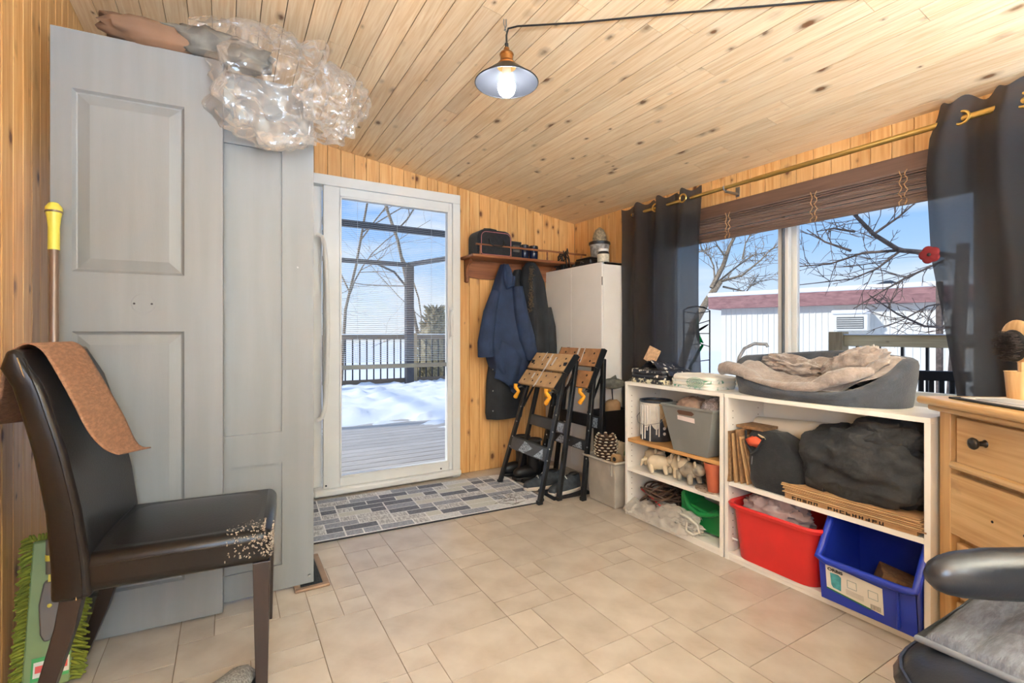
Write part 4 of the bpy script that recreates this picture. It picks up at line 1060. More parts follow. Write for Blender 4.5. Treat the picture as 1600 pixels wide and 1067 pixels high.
# camera bag
bg_ = thing('camera_bag', 'black zip bag with pink piping and a handle on the coat shelf', 'bag', (1.705, 3.23, SZ + .02), 0)
def rbox_poly(w, h, r, seg=5):
    pts = []
    for cx, cz, a0 in ((w / 2 - r, h - r, 0), (-w / 2 + r, h - r, 90), (-w / 2 + r * .4, r * .4, 180), (w / 2 - r * .4, r * .4, 270)):
        rr_ = r if cz > h / 2 else r * .4
        for k in range(seg + 1): a = math.radians(a0 + 90 * k / seg); pts.append((cx + rr_ * math.cos(a), cz + rr_ * math.sin(a)))
    return pts
MB().prism(rbox_poly(.285, .19, .06), 'y', -.085, .085).obj('bag_body', M['blackfab'], bg_, bev=.012, seg=3)
pk = [(x, z + .004) for x, z in rbox_poly(.245, .165, .04)]
MB().prism(pk, 'y', -.1, -.083).obj('front_pocket', M['blackfab'], bg_, bev=.005)
MB().tube([(x, -.0985, z) for x, z in pk], .0025, 6, closed=True).obj('piping', mat('pink_piping', rgb(176, 108, 112), .6), bg_)
MB().tube([(-.06, -.102, .115), (-.058, -.112, .085), (-.03, -.118, .066), (.03, -.118, .066), (.058, -.112, .085), (.06, -.102, .115)], .006, 8).obj('handle', M['black'], bg_)
MB().tube([(-.06, .0, .188), (-.05, 0, .208), (0, 0, .212), (.05, 0, .208), (.06, 0, .188)], .007, 8).obj('handle', M['black'], bg_)
pk_ = thing('camera_pouch', 'small black camera pouch beside the zip bag', 'pouch', (1.905, 3.235, SZ + .02), 0)
MB().prism(rbox_poly(.11, .125, .025), 'y', -.05, .05).obj('pouch_body', M['blackfab'], pk_, bev=.008)
MB().bb(-.03, .03, -.056, -.048, .05, .1).obj('window', mat('dull_grey', rgb(90, 88, 86), .5), pk_, bev=.003)
MB().bb(-.05, .05, -.054, .02, .115, .132).obj('flap', M['blackfab'], pk_, bev=.006)
M['navy'] = mat('navy_gloss', rgb(28, 36, 62), .18, var=.1)
for k, (px, lb_) in enumerate(((2.005, 'dark glossy tumbler leaning by the camera pouch'), (2.09, 'dark blue glossy tumbler at the end of the row on the coat shelf'))):
    t_ = thing('tumbler', lb_, 'cup', (px, 3.225, SZ + .02), 0, 'tumblers on the coat shelf')
    MB().lathe([(.03, 0), (.034, .004), (.036, .06), (.037, .1), (.034, .118), (.031, .119), (.030, .012), (.002, .010)], (0, 0, 0), 24, capt=False).obj('cup_body', M['navy'], t_, smooth=60)
    MB().lathe([(.0375, .1), (.038, .106), (.0375, .112)], (0, 0, 0), 24, capb=False, capt=False).obj('rim_band', M['black'], t_)

# ------------------------------------------------------------------ hanging coats
def garment(mb, rows, nf, seed, amp, hem=None, n=64, m=48, drift=.5):
    zs = [r[0] for r in rows]; z1, z0 = max(zs), min(zs); tab = sorted(rows)
    def f(u, v):
        a = 2 * PI * u; z = lerp(z0, z1, v)
        if hem: z = lerp(z0 + hem(u), z1, v)
        xl, xr, yf, yb = interp(tab, z)
        k = amp * (1 - .55 * v) * (math.sin(nf * a + seed + drift * noise.noise(Vector((u * 3, v * 3, seed)))) + .5 * noise.noise(Vector((math.cos(a) * 2.5, math.sin(a) * 2.5, z * 5 + seed))))
        cx, cy = (xl + xr) / 2, (yf + yb) / 2
        return (cx + ((xr - xl) / 2 + k * .3) * math.copysign(abs(math.cos(a)) ** .8, math.cos(a)), min(YB - .004, cy + ((yb - yf) / 2 + k) * math.sin(a)), z)
    mb.surf(f, n, m, cu=True); return mb
M['bluefab'] = mat('blue_canvas', rgb(36, 52, 82), .85, var=.18, vs=8, bump=.25, bs=120)
M['blackcoat'] = mat('black_coat', rgb(36, 38, 42), .8, var=.25, vs=8, bump=.25, bs=60)
bj = thing('blue_jacket', 'navy blue jacket hanging from the coat shelf', 'jacket', (1.83, 3.25, .65), 0, world=True)
garment(MB(), [(1.575, 1.80, 1.85, 3.19, 3.25), (1.54, 1.785, 1.87, 3.17, 3.27), (1.44, 1.75, 1.90, 3.15, 3.30), (1.35, 1.72, 1.915, 3.13, 3.31), (1.2, 1.66, 1.95, 3.12, 3.31), (1.05, 1.645, 1.985, 3.11, 3.31), (.92, 1.655, 2.03, 3.10, 3.31), (.80, 1.70, 2.03, 3.12, 3.31), (.70, 1.80, 1.99, 3.15, 3.30), (.63, 1.83, 1.93, 3.17, 3.29)], 5, 1.0, .022, lambda u: .04 * math.sin(4 * PI * u + 1)).obj('jacket_body', M['bluefab'], bj, smooth=80)
MB().tube([(1.72, 3.17, 1.36), (1.665, 3.16, 1.2), (1.64, 3.15, 1.08), (1.625, 3.15, .98), (1.63, 3.15, .88)], [.035, .05, .055, .06, .062], 14).obj('sleeve', M['bluefab'], bj, smooth=80)
MB().tube([(1.88, 3.12, 1.40), (1.90, 3.105, 1.2), (1.945, 3.10, 1.02), (2.0, 3.11, .86)], [.04, .055, .065, .05], 14).obj('sleeve', M['bluefab'], bj, smooth=80)
MB().surf(lambda u, v: (1.73 + .24 * u - .03 * v, 3.10 + .015 * math.sin(9 * u) + .05 * v, lerp(1.0 - .16 * u, .72 - .06 * math.sin(PI * u), v) + .02 * math.sin(6 * u)), 22, 16).obj('jacket_tail', M['bluefab'], bj, smooth=80, solid=.004)
MB().tube([(1.80, 3.17, 1.53), (1.785, 3.145, 1.45), (1.80, 3.13, 1.39), (1.85, 3.135, 1.41), (1.865, 3.155, 1.48)], .014, 8).obj('hood_edge', M['bluefab'], bj, smooth=80)
kj = thing('black_coat', 'long black coat behind the navy jacket, hem near the floor tray', 'coat', (1.86, 3.29, .38), 0, world=True)
garment(MB(), [(1.55, 1.95, 2.0, 3.24, 3.30), (1.3, 1.80, 2.02, 3.22, 3.325), (1.0, 1.74, 2.05, 3.21, 3.325), (.7, 1.70, 2.03, 3.20, 3.325), (.45, 1.69, 2.0, 3.20, 3.325), (.40, 1.70, 1.99, 3.2, 3.325)], 4, 3.0, .014).obj('coat_body', M['blackcoat'], kj, smooth=80)
for zz in (.78, .62, .47): MB().blob((1.715, 3.203, zz), (.006, .004, .006), 8, 6).obj('button', M['screw'], kj)
pj = thing('hooded_parka', 'dark grey hooded parka hanging next to the white cabinet', 'coat', (2.1, 3.25, .75), 0, world=True)
garment(MB(), [(1.60, 2.01, 2.075, 3.16, 3.24), (1.56, 1.985, 2.11, 3.14, 3.28), (1.45, 1.97, 2.16, 3.12, 3.30), (1.25, 1.975, 2.19, 3.11, 3.30), (1.1, 1.98, 2.20, 3.11, 3.31), (.9, 2.0, 2.21, 3.12, 3.31), (.78, 2.02, 2.21, 3.13, 3.30)], 5, 5.0, .016).obj('parka_body', M['blackcoat'], pj, smooth=80)
MB().tube([(2.17, 3.16, 1.25), (2.205, 3.16, 1.1), (2.215, 3.16, .95), (2.22, 3.16, .82)], [.04, .045, .045, .04], 12).obj('sleeve', M['blackcoat'], pj, smooth=80)
mb = MB(); rr = random.Random(3)
for k in range(220):
    t = rr.random(); p = Vector((lerp(2.0, 1.985, t) + rr.uniform(-.012, .02), 3.115 + rr.uniform(-.006, .012), lerp(1.57, 1.22, t)))
    mb.tube([p, p + Vector((rr.uniform(-.02, .015), rr.uniform(-.015, 0), rr.uniform(-.02, .012)))], [.003, .0008], 4)
mb.obj('fur_trim', mat('fur_brown', rgb(96, 80, 62), .95, var=.3, vs=60), pj, kind='stuff')

# ------------------------------------------------------------------ white cabinet
cb = thing('storage_cabinet', 'tall white two-door storage cabinet in the corner', 'cabinet', (2.42, 2.965, 0), 0, world=True)
CX0, CY0, CY1, CZT = 2.268, 2.62, 3.315, 1.557
mb = MB(); mb.bb(CX0 + .018, 2.578, CY0, CY0 + .018, 0, CZT); mb.bb(CX0 + .018, 2.578, CY1 - .018, CY1, 0, CZT); mb.bb(CX0 + .018, 2.578, CY0, CY1, CZT - .018, CZT); mb.bb(CX0 + .018, 2.578, CY0, CY1, .05, .068); mb.bb(2.57, 2.578, CY0, CY1, 0, CZT); mb.bb(CX0 + .04, CX0 + .055, CY0, CY1, 0, .05)
mb.obj('cabinet_body', M['cabwhite'], cb, bev=.0015)
ym = (CY0 + CY1) / 2
for y0_, y1_ in ((CY0 + .001, ym - .0015), (ym + .0015, CY1 - .001)):
    MB().bb(CX0, CX0 + .0165, y0_, y1_, .055, CZT - .004).obj('door', M['cabwhite'], cb, bev=.0015)
MB().bb(CX0 + .001, CX0 + .006, CY0 - .003, CY0, 1.39, 1.45).obj('handle_slot', M['black'], cb)
mb = MB()
for z_ in (1.545, .87): mb.lathe([(.004, 0), (.003, .002)], (CX0 + .03, CY0, z_), 8, Matrix.Rotation(PI / 2, 3, 'X'))
mb.obj('cam_screw', M['black'], cb)
# on the cabinet
tb = thing('lidded_tub', 'grey lidded tub on the cabinet under the woven beehive', 'tub', (2.455, 2.86, CZT), 0)
MB().lathe([(.055, 0), (.06, .01), (.074, .165), (.074, .17)], (0, 0, 0), 28).obj('tub_body', mat('speckled_tub', rgb(150, 146, 140), .5, var=.35, vs=45), tb, smooth=60)
MB().lathe([(.08, .168), (.082, .172), (.082, .186), (.078, .19), (.001, .19)], (0, 0, 0), 28, capt=False).obj('lid', M['black'], tb, smooth=40)
bh_ = MB(); bh_.lathe([(.054 * math.sqrt(max(0.01, 1 - (k / 11) ** 2)) + (.003 if k % 2 else -.001), .112 * k / 11) for k in range(12)], (2.455, 2.86, CZT + .1905), 24)
bh_.obj('woven_beehive', mat('straw', rgb(150, 132, 104), .9, var=.35, vs=70, bump=.6, bs=120), None, smooth=40, label='woven straw beehive ornament on top of the tub', cat='ornament')
jr = thing('label_jar', 'dark jar with cream label and white lid at the cabinet edge', 'jar', (2.345, 2.69, CZT), 0)
MB().lathe([(.038, 0), (.042, .004), (.042, .07), (.036, .082), (.034, .085)], (0, 0, 0), 24).obj('jar_body', M['black'], jr, smooth=50)
MB().lathe([(.0425, .008), (.0428, .01), (.0428, .062), (.0425, .064)], (0, 0, 0), 24, capb=False, capt=False).obj('label', mat('cream_label', rgb(208, 200, 180), .6, var=.15, vs=60), jr, smooth=60)
MB().lathe([(.036, .084), (.037, .086), (.037, .1), (.035, .102)], (0, 0, 0), 24).obj('lid', M['white'], jr, smooth=40)
tr_ = thing('black_case', 'black plastic case lying on the white cabinet', 'case', (2.36, 2.86, CZT), 0)
MB().bb(-.07, .02, -.09, .1, 0, .045).obj('case_base', M['black'], tr_, bev=.012); MB().bb(-.066, .016, -.08, .09, .045, .058).obj('case_lid', M['black'], tr_, bev=.008)
MB().tube([(-.075, -.02, .02), (-.085, 0, .03), (-.075, .02, .02)], .004, 6).obj('latch', M['screw'], tr_)
cbm = MB(); rr = random.Random(8)
for k in range(7):
    c0 = Vector((2.34 + rr.uniform(-.03, .03), 3.14 + rr.uniform(-.06, .06), CZT + .004)); pts = []
    for a in range(13): an = a * PI / 12; pts.append(c0 + Vector((rr.uniform(-.01, .01), -.05 + .1 * a / 12 + rr.uniform(-.01, .01), (.13 + rr.uniform(-.02, .03)) * math.sin(an))))
    cbm.tube(pts, .005, 6)
cbm.obj('cable_coil', M['black'], None, smooth=60, label='bunch of black cables heaped on the cabinet by the coat shelf', cat='cable')
MB().tube([(2.40, 3.02, CZT + .005), (2.46, 3.04, CZT + .012), (2.43, 3.12, CZT + .02), (2.36, 3.05, CZT + .02), (2.33, 2.98, CZT + .012)], .018, 8).obj('fabric_strap', M['blackfab'], None, smooth=60, label='coil of black strap lying behind the black case', cat='strap')

# ------------------------------------------------------------------ folding workbenches
M['jaw'] = mat('jaw_board', rgb(190, 154, 110), .6, var=.14, vs=14)
M['jawold'] = mat('jaw_board_worn', rgb(170, 124, 84), .65, var=.2, vs=14)
M['paintdrip'] = mat('white_paint_smear', rgb(220, 216, 210), .6)
M['orange'] = mat('orange_crank', rgb(232, 160, 36), .45)
M['hole'] = mat('dog_hole', rgb(26, 18, 14), .9)
M['stepplate'] = mat('dark_plate', rgb(74, 74, 74), .45, .3, var=.2)
def workbench(label, A, jawm, jaws, feet, plates, Y0, Y1, splay=.03, labelplate=True):
    t_ = thing('workbench', label, 'workbench', (A[0], (Y0 + Y1) / 2, 0), 0, world=True, group='folding workbenches leaning at the cabinet')
    for (xa, za, xb_, zb_) in jaws:
        d_ = Vector((xb_ - xa, 0, zb_ - za)); L = d_.length; d_.normalize(); nn = Vector((-d_.z, 0, d_.x))
        R = Matrix((Vector((0, 1, 0)), d_, -nn)).transposed() if False else Matrix((Vector((0, 1, 0)), d_, Vector((0, 1, 0)).cross(d_))).transposed()
        c_ = Vector(((xa + xb_) / 2, (Y0 + Y1) / 2, (za + zb_) / 2))
        j = MB().box(c_, (Y1 - Y0, L, .026), R).obj('jaw', jawm, t_, bev=.003)
        zl = Vector((0, 1, 0)).cross(d_); up = zl if zl.x < 0 else -zl       # side facing the room
        hm = MB(); pm = MB()
        for k in range(4):
            for r_, off in ((-.22, .02), (.22, -.02)):
                p = c_ + Vector((0, 1, 0)) * (-.5 + (k + .5) / 4 + off) * (Y1 - Y0) * .95 + d_ * L * r_ + up * .0132
                hm.lathe([(.008, 0), (.008, .001)], p, 10, Matrix((Vector((0, 1, 0)), d_, Vector((0, 1, 0)).cross(d_))).transposed())
        hm.obj('dog_hole', M['hole'], j, smooth=None)
        rr = random.Random(int(za * 1000))
        for k in range(5):
            p = c_ + Vector((0, 1, 0)) * rr.choice([-.12, 0, .02, .2]) * (Y1 - Y0) + d_ * L * rr.uniform(-.3, .3) + up * .0134
            pm.box(p, (rr.uniform(.006, .02), L * rr.uniform(.3, .9), .0008), R)
        pm.obj('paint_smear', M['paintdrip'], j, smooth=None)
        for yy in (Y0, Y1):
            MB().box(c_ + Vector((0, yy - (Y0 + Y1) / 2, 0)), (.006, L * 1.02, .028), R).obj('jaw_end_cap', M['blackmetal'], j)
    xa, za, _, _ = jaws[0]; _, _, xb_, zb_ = jaws[-1]
    for yy, ys in ((Y0 + .03, Y0 - .0), (Y1 - .03, Y1 + .0)):
        MB().bar((xa + .012, yy, za - .025), (xb_ + .04, yy, zb_ - .0), .03, .03).obj('jaw_rail', M['blackmetal'], t_, bev=.003)
        s = -1 if yy < (Y0 + Y1) / 2 else 1
        for (fx, tx, tz) in feet:
            MB().bar((fx, ys + s * splay, .008), (tx, yy, tz), .024, .032).obj('leg', M['blackmetal'], t_, bev=.003)
            MB().box((fx, ys + s * splay, .012), (.034, .032, .024)).obj('foot_cap', M['black'], t_, bev=.003)
        # hinge strut and rivets
        (fx, tx, tz) = feet[0]; (gx, hx, hz) = feet[-1]
        MB().bar((lerp(fx, tx, .62), yy, tz * .62), (lerp(gx, hx, .9), yy, hz * .9), .016, .008).obj('strut', M['blackmetal'], t_)
        for f_ in (.3, .38, .5, .62): MB().blob((lerp(fx, tx, f_) - .014, lerp(ys + s * splay, yy, f_) - .013, tz * f_), (.005, .005, .005), 8, 5).obj('rivet', M['screw'], t_)
        # crank
        px, pz = xa - .012, za - .03
        MB().tube([(px + .05, yy, pz + .02), (px - .02, yy, pz + .005)], .006, 8).obj('clamp_screw', M['screw'], t_)
        cr_ = MB(); cr_.tube([(px - .022, yy + .02, pz + .03), (px - .026, yy + .018, pz + .006), (px - .024, yy - .022, pz - .022), (px - .03, yy - .018, pz - .03), (px - .03, yy + .014, pz - .062)], [.016, .014, .011, .012, .016], 8)
        cr_.obj('crank_handle', M['orange'], t_, smooth=50)
    for (fi, z0, z1, pm_) in plates:
        (fx, tx, tz) = feet[fi]
        f0, f1 = z0 / tz, z1 / tz
        yl, yr = Y0 + .005, Y1 - .005
        x0_, x1_ = lerp(fx, tx, f0), lerp(fx, tx, f1)
        pm2 = MB(); vs = [pm2.bm.verts.new(p) for p in ((x0_ - .012, yl, z0), (x0_ - .012, yr, z0), (x1_ - .012, yr, z1), (x1_ - .012, yl, z1), (x0_ + .012, yl, z0), (x0_ + .012, yr, z0), (x1_ + .012, yr, z1), (x1_ + .012, yl, z1))]
        for q in ((3, 2, 1, 0), (4, 5, 6, 7), (0, 1, 5, 4), (1, 2, 6, 5), (2, 3, 7, 6), (3, 0, 4, 7)): pm2._f([vs[i] for i in q])
        po = pm2.obj('cross_plate', pm_, t_, bev=.002)
        if labelplate:
            lm = MB()
            def q_(y_, f_): return (lerp(x0_, x1_, f_) - .0132, y_, lerp(z0, z1, f_))
            if fi == 0:
                lm._f([lm.bm.verts.new(q_(*a)) for a in ((lerp(yl, yr, .62), .98), (lerp(yl, yr, .74), .12), (lerp(yl, yr, .58), .02), (lerp(yl, yr, .36), .62))])
                lm._f([lm.bm.verts.new(q_(*a)) for a in ((lerp(yl, yr, .10), .9), (lerp(yl, yr, .30), .1), (lerp(yl, yr, .06), .1))])
            else:
                lm._f([lm.bm.verts.new(q_(*a)) for a in ((lerp(yl, yr, .06), .1), (lerp(yl, yr, .22), .1), (lerp(yl, yr, .22), .9), (lerp(yl, yr, .06), .9))])
            lm.obj('sticker', mat('sticker', rgb(170, 180, 190), .4, var=.5, vs=90, col2=rgb(64, 74, 86)), po, smooth=None)
    return t_
workbench('folding workbench in front, tan jaw boards with white paint smears', (1.80,), M['jaw'],
    [(1.795, .695, 1.865, .785), (1.872, .80, 1.955, .905)], [(1.655, 1.905, .86), (1.80, 1.985, .87)], [(0, .245, .325, M['stepplate']), (1, .40, .47, M['stepplate'])], 2.515, 2.955)
workbench('folding workbench behind the other, darker worn jaw boards', (2.05,), M['jawold'],
    [(2.005, .695, 2.055, .80), (2.065, .83, 2.12, .945)], [(1.93, 2.075, .86), (2.07, 2.15, .88)], [(0, .30, .36, M['blackmetal']), (1, .42, .50, M['blackmetal'])], 2.435, 2.875, 0.03)
# tray and footwear
ty = thing('boot_tray', 'black plastic boot tray on the floor under the workbenches', 'tray', (1.93, 2.87, 0), math.radians(-3))
MB().bb(-.14, .13, -.385, .36, .001, .008).obj('tray_base', M['black'], ty)
mb = MB(); mb.bb(-.145, -.13, -.39, .365, .001, .022); mb.bb(.12, .135, -.39, .365, .001, .022); mb.bb(-.145, .135, -.39, -.375, .001, .022); mb.bb(-.145, .135, .35, .365, .001, .022); mb.obj('tray_rim', M['black'], ty, bev=.004)
M['sneak'] = mat('dark_sneaker', rgb(52, 58, 64), .8, var=.3, vs=30); M['soleoff'] = mat('offwhite_sole', rgb(206, 196, 182), .6)
shoe('sneaker', 'dark sneaker with white sole, toe towards the rug', (1.965, 2.70, .009), math.radians(172), .27, .095, .085, M['sneak'], M['soleoff'], group='sneakers on the boot tray')
shoe('sneaker', 'dark sneaker with white sole, standing nearer the plastic bin', (2.04, 2.585, .009), math.radians(186), .26, .095, .085, M['sneak'], M['soleoff'], group='sneakers on the boot tray')
for k, (bx, by, lb_) in enumerate(((1.845, 3.10, 'black rubber boot nearest the pine wall on the tray'), (1.86, 2.965, 'black rubber boot beside its mate on the tray'))):
    t_ = thing('boot', lb_, 'boot', (bx, by, .009), 0, 'black boots on the tray')
    MB().tube([(0.06, 0, .05), (.06, 0, .12), (.062, 0, .2), (.064, 0, .27)], [.048, .046, .052, .056], 16).obj('shaft', M['black'], t_, smooth=60)
    MB().blob((.015, 0, .045), (.12, .045, .045), 18, 10, None, None, .8).obj('foot', M['black'], t_, smooth=60)
    MB().prism([(-.105, -.03), (-.08, -.046), (.1, -.046), (.125, -.03), (.125, .03), (.1, .046), (-.08, .046), (-.105, .03)], 'z', 0, .02).obj('sole', M['black'], t_, bev=.004)
    MB().tube([(.064 + .056 * math.cos(a * PI / 8), .056 * math.sin(a * PI / 8), .27) for a in range(16)], .007, 6, closed=True).obj('cuff', M['blackfab'], t_)

# ------------------------------------------------------------------ storage bin with pine cone, ornaments behind
M['binclear'] = mat('frosted_bin', rgb(196, 188, 176), .4, var=.12, vs=8, transl=.25)
def tub(mb, x0, x1, y0, y1, z0, z1, tp, th=.004, lipw=.016, liph=.014):
    """open tapered box; tp = inset at the bottom"""
    def ring(i, z, o): return [mb.bm.verts.new(p) for p in ((x0 + i + o, y0 + i + o, z), (x1 - i - o, y0 + i + o, z), (x1 - i - o, y1 - i - o, z), (x0 + i + o, y1 - i - o, z))]
    R = [ring(tp, z0, 0), ring(0, z1 - liph, 0), ring(-lipw, z1 - liph, 0), ring(-lipw, z1, 0), ring(0, z1, th), ring(tp, z0 + th, th)]
    mb._f(R[0][::-1])
    for A, B in zip(R, R[1:]):
        for k in range(4): mb._f([A[k], A[(k + 1) % 4], B[(k + 1) % 4], B[k]])
    mb._f(R[-1]); return mb
sb = thing('storage_bin', 'frosted white plastic bin with handles beside the narrow shelf unit', 'bin', (2.13, 2.3, 0), 0, world=True)
tub(MB(), 1.975, 2.255, 2.165, 2.44, .001, .285, .02).obj('bin_body', M['binclear'], sb, smooth=None, bev=.012, seg=3)
for yy in (2.14, 2.465): MB().bb(2.06, 2.17, yy - .012, yy + .012, .25, .29).obj('handle', M['binclear'], sb, bev=.006)
mb = MB()
for k in range(2): mb.bb(1.968, 1.974, 2.185 + k * .014, 2.191 + k * .014, .2, .27)
mb.obj('rib', M['binclear'], sb)
MB().blob((2.11, 2.3, .17), (.115, .115, .09), 20, 12, lambda d: .15 * fbm(d * 3)).obj('craft_filling', M['cardboard'], None, smooth=60, label='brown craft filling heaped inside the plastic bin', cat='filling')
pcn = thing('pine_cone', 'large pine cone with pale scale tips on top of the plastic bin', 'pine cone', (2.035, 2.31, .25), 0); pcn.scale = (1.3, 1.3, 1.3)
MB().blob((0, 0, .065), (.036, .036, .062), 16, 10).obj('core', mat('cone_dark', rgb(58, 40, 32), .9), pcn)
scm = [mat('cone_scale', rgb(92, 66, 50), .9, var=.2), mat('cone_tip', rgb(214, 200, 178), .9)]
scl = MB(); scl.blob((.013, 0, 0), (.0165, .0105, .0045), 8, 6); scm_ = scl.mesh('scale', None, 60); scm_.materials.append(scm[0])
stp = MB(); stp.blob((.028, 0, .0025), (.0045, .0085, .003), 8, 5); stp_ = stp.mesh('scale_tip', None, 60); stp_.materials.append(scm[1])
for r_ in range(9):
    z = .012 + r_ * .0135; R_ = .036 * math.sqrt(max(.05, 1 - ((z - .06) / .075) ** 2)); n = max(6, int(13 * R_ / .036))
    for k in range(n):
        a = 2 * PI * (k + .5 * (r_ % 2)) / n
        s_ = inst(scm_, 'scale', (R_ * .8 * math.cos(a), R_ * .8 * math.sin(a), z), pcn, (0, -.35, a)); inst(stp_, 'scale_tip', (R_ * .8 * math.cos(a), R_ * .8 * math.sin(a), z), pcn, (0, -.35, a))
MB().blob((2.10, 2.40, .30), (.012, .045, .05), 16, 10).obj('grey_disc', mat('slate', rgb(110, 104, 100), .7), None, smooth=60, label='grey round plaque standing behind the pine cone', cat='plaque')
MB().blob((2.14, 2.30, .31), (.05, .05, .06), 16, 10, lambda d: .25 * fbm(d * 3 + Vector((2, 2, 2)))).obj('shell_ornament', mat('cream_shell', rgb(196, 178, 146), .8, var=.2), None, smooth=60, label='cream shell ornament behind the pine cone', cat='ornament')
fg = thing('frog_figurine', 'small green frog figurine in the bin by the pine cone', 'figurine', (2.16, 2.225, .27), 0)
M['frog'] = mat('frog_green', rgb(104, 116, 74), .5, var=.2)
MB().blob((0, 0, .05), (.026, .022, .05), 14, 10).obj('body', M['frog'], fg, smooth=60); MB().blob((-.008, 0, .105), (.02, .02, .016), 12, 8).obj('head', M['frog'], fg, smooth=60)
for s in (-1, 1):
    MB().blob((-.012, s * .012, .12), (.007, .006, .007), 8, 6).obj('eye', M['frog'], fg); MB().tube([(0, s * .02, .07), (-.02, s * .032, .045), (-.024, s * .03, .02)], .007, 6).obj('arm', M['frog'], fg, smooth=60)
wl_ = thing('wood_slice', 'tan wooden owl-eyed slice at the right of the pine cone', 'ornament', (2.045, 2.225, .25), 0)
MB().lathe([(.032, -.02), (.034, 0), (.032, .02)], (0, 0, .035), 16, Matrix.Rotation(PI / 2, 3, 'Y')).obj('slice', M['jaw'], wl_, smooth=40)
MB().lathe([(.013, -.024), (.013, -.02)], (0, -.004, .038), 12, Matrix.Rotation(PI / 2, 3, 'Y')).obj('eye', M['black'], wl_)
bb_ = thing('black_box', 'black open-topped box standing behind the plastic bin', 'box', (2.29, 2.53, 0), 0, world=True)
tub(MB(), 2.175, 2.41, 2.47, 2.6, .001, .53, .004, .008, 0.0, .01).obj('box_body', M['black'], bb_, smooth=None)
MB().bb(2.185, 2.40, 2.48, 2.59, .30, .49).obj('inner_bag', M['blackfab'], bb_, bev=.02)
fs = thing('fish_sculpture', 'grey fish sculpture on a rod over a tan wood block', 'sculpture', (2.29, 2.53, .49), math.radians(60))
MB().blob((0, 0, .05), (.045, .055, .055), 16, 10, lambda d: .15 * fbm(d * 2.5), None, .7).obj('wood_block', M['jaw'], fs, smooth=60)
MB().tube([(0, 0, .09), (0, .005, .18)], .004, 6).obj('rod', M['blackmetal'], fs)
M['fish'] = mat('grey_stone', rgb(98, 98, 90), .8, var=.3, vs=30)
MB().blob((0, 0, .215), (.022, .085, .038), 20, 12, lambda d: .06 * fbm(d * 6)).obj('fish_body', M['fish'], fs, smooth=60)
MB().prism([(-.075, .215), (-.125, .25), (-.115, .21), (-.125, .175)], 'x', -.006, .006).obj('tail', M['fish'], fs, bev=.002)
MB().prism([(-.03, .245), (.02, .25), (-.02, .275)], 'x', -.004, .004).obj('fin', M['fish'], fs)
MB().tube([(2.245, 2.595, .003), (2.262, 2.607, .66)], .009, 6).obj('wooden_stick', M['jaw'], None, label='pale wooden stick leaning on the cabinet edge', cat='stick')
# ------------------------------------------------------------------ shelf units
M['shelfwood'] = wood('pine_shelf', rgb(206, 158, 98), rgb(178, 126, 70), 1, 0, .5)
M['pin'] = mat('pin_hole', rgb(120, 108, 96), .9)
UX0, UX1, UZ, TB = 2.005, 2.285, .77, .018
def shelf_unit(label, y0, y1, shelves, name='shelf_unit'):
    t_ = thing(name, label, 'shelf', ((UX0 + UX1) / 2, (y0 + y1) / 2, 0), 0, world=True, group='white shelf units under the window')
    wl = M['whitelam']
    for a, b in ((y0, y0 + TB), (y1 - TB, y1)): MB().bb(UX0, UX1, a, b, 0, UZ - TB).obj('side_panel', wl, t_, bev=.001)
    MB().bb(UX0 - .001, UX1, y0, y1, UZ - TB, UZ).obj('top_panel', wl, t_, bev=.001)
    MB().bb(UX1 - .006, UX1, y0 + TB, y1 - TB, .03, UZ - TB).obj('back_panel', wl, t_)
    MB().bb(UX0, UX1 - .006, y0 + TB, y1 - TB, .018, .036).obj('bottom_panel', wl, t_, bev=.001)
    MB().bb(UX0 + .004, UX0 + .018, y0 + TB, y1 - TB, 0, .018).obj('plinth', wl, t_)
    for z, m in shelves: MB().bb(UX0 + .003, UX1 - .006, y0 + TB + .001, y1 - TB - .001, z - .02, z).obj('shelf_board', m, t_, bev=.001)
    ph = MB()
    for yy, nn in ((y0 + TB, 1), (y1 - TB, -1)):
        for xx in (UX0 + .035, UX1 - .05):
            z = .08
            while z < .72:
                ph.lathe([(.0028, 0), (.0028, .0006)], (xx, yy, z), 8, Matrix.Rotation(-nn * PI / 2, 3, 'X')); z += .032
    ph.obj('pin_holes', M['pin'], t_, smooth=None, kind='stuff')
    return t_
shelf_unit('narrow white shelf unit holding the paint can and grey bin', 1.462, 2.11, [(.444, M['shelfwood']), (.275, M['whitelam'])])
shelf_unit('wide white shelf unit holding the red tub and blue bin', .682, 1.452, [(.365, M['whitelam'])])
# paint can
can = thing('paint_can', 'paint can with white drips down its dark label', 'can', (2.125, 1.985, .445), 0)
def canmat():
    m = mat('can_label', rgb(52, 58, 68), .4, var=.3, vs=24); return m
MB().lathe([(.086, 0), (.088, .003), (.088, .215), (.092, .218), (.092, .226), (.084, .227), (.082, .212), (.001, .21)], (0, 0, 0), 40, capt=False).obj('can_body', canmat(), can, smooth=50)
lm = MB()
def cyl(a, z, r=.0888): return (r * math.cos(a), r * math.sin(a), z)
def patch(mb, a0, a1, zlo, zhi, r=.0888, n=14):
    for k in range(n):
        b0, b1 = lerp(a0, a1, k / n), lerp(a0, a1, (k + 1) / n)
        mb._f([mb.bm.verts.new(p) for p in (cyl(b0, zlo(k / n), r), cyl(b1, zlo((k + 1) / n), r), cyl(b1, zhi, r), cyl(b0, zhi, r))])
aF = math.radians(222)
patch(lm, aF - 1.5, aF + .2, lambda t: .11 + .04 * noise.noise(Vector((t * 5, 0, 0))) - .03 * (t > .4), .214)
lm.obj('label', mat('can_paper', rgb(206, 202, 192), .6, var=.12, vs=20), can, smooth=None)
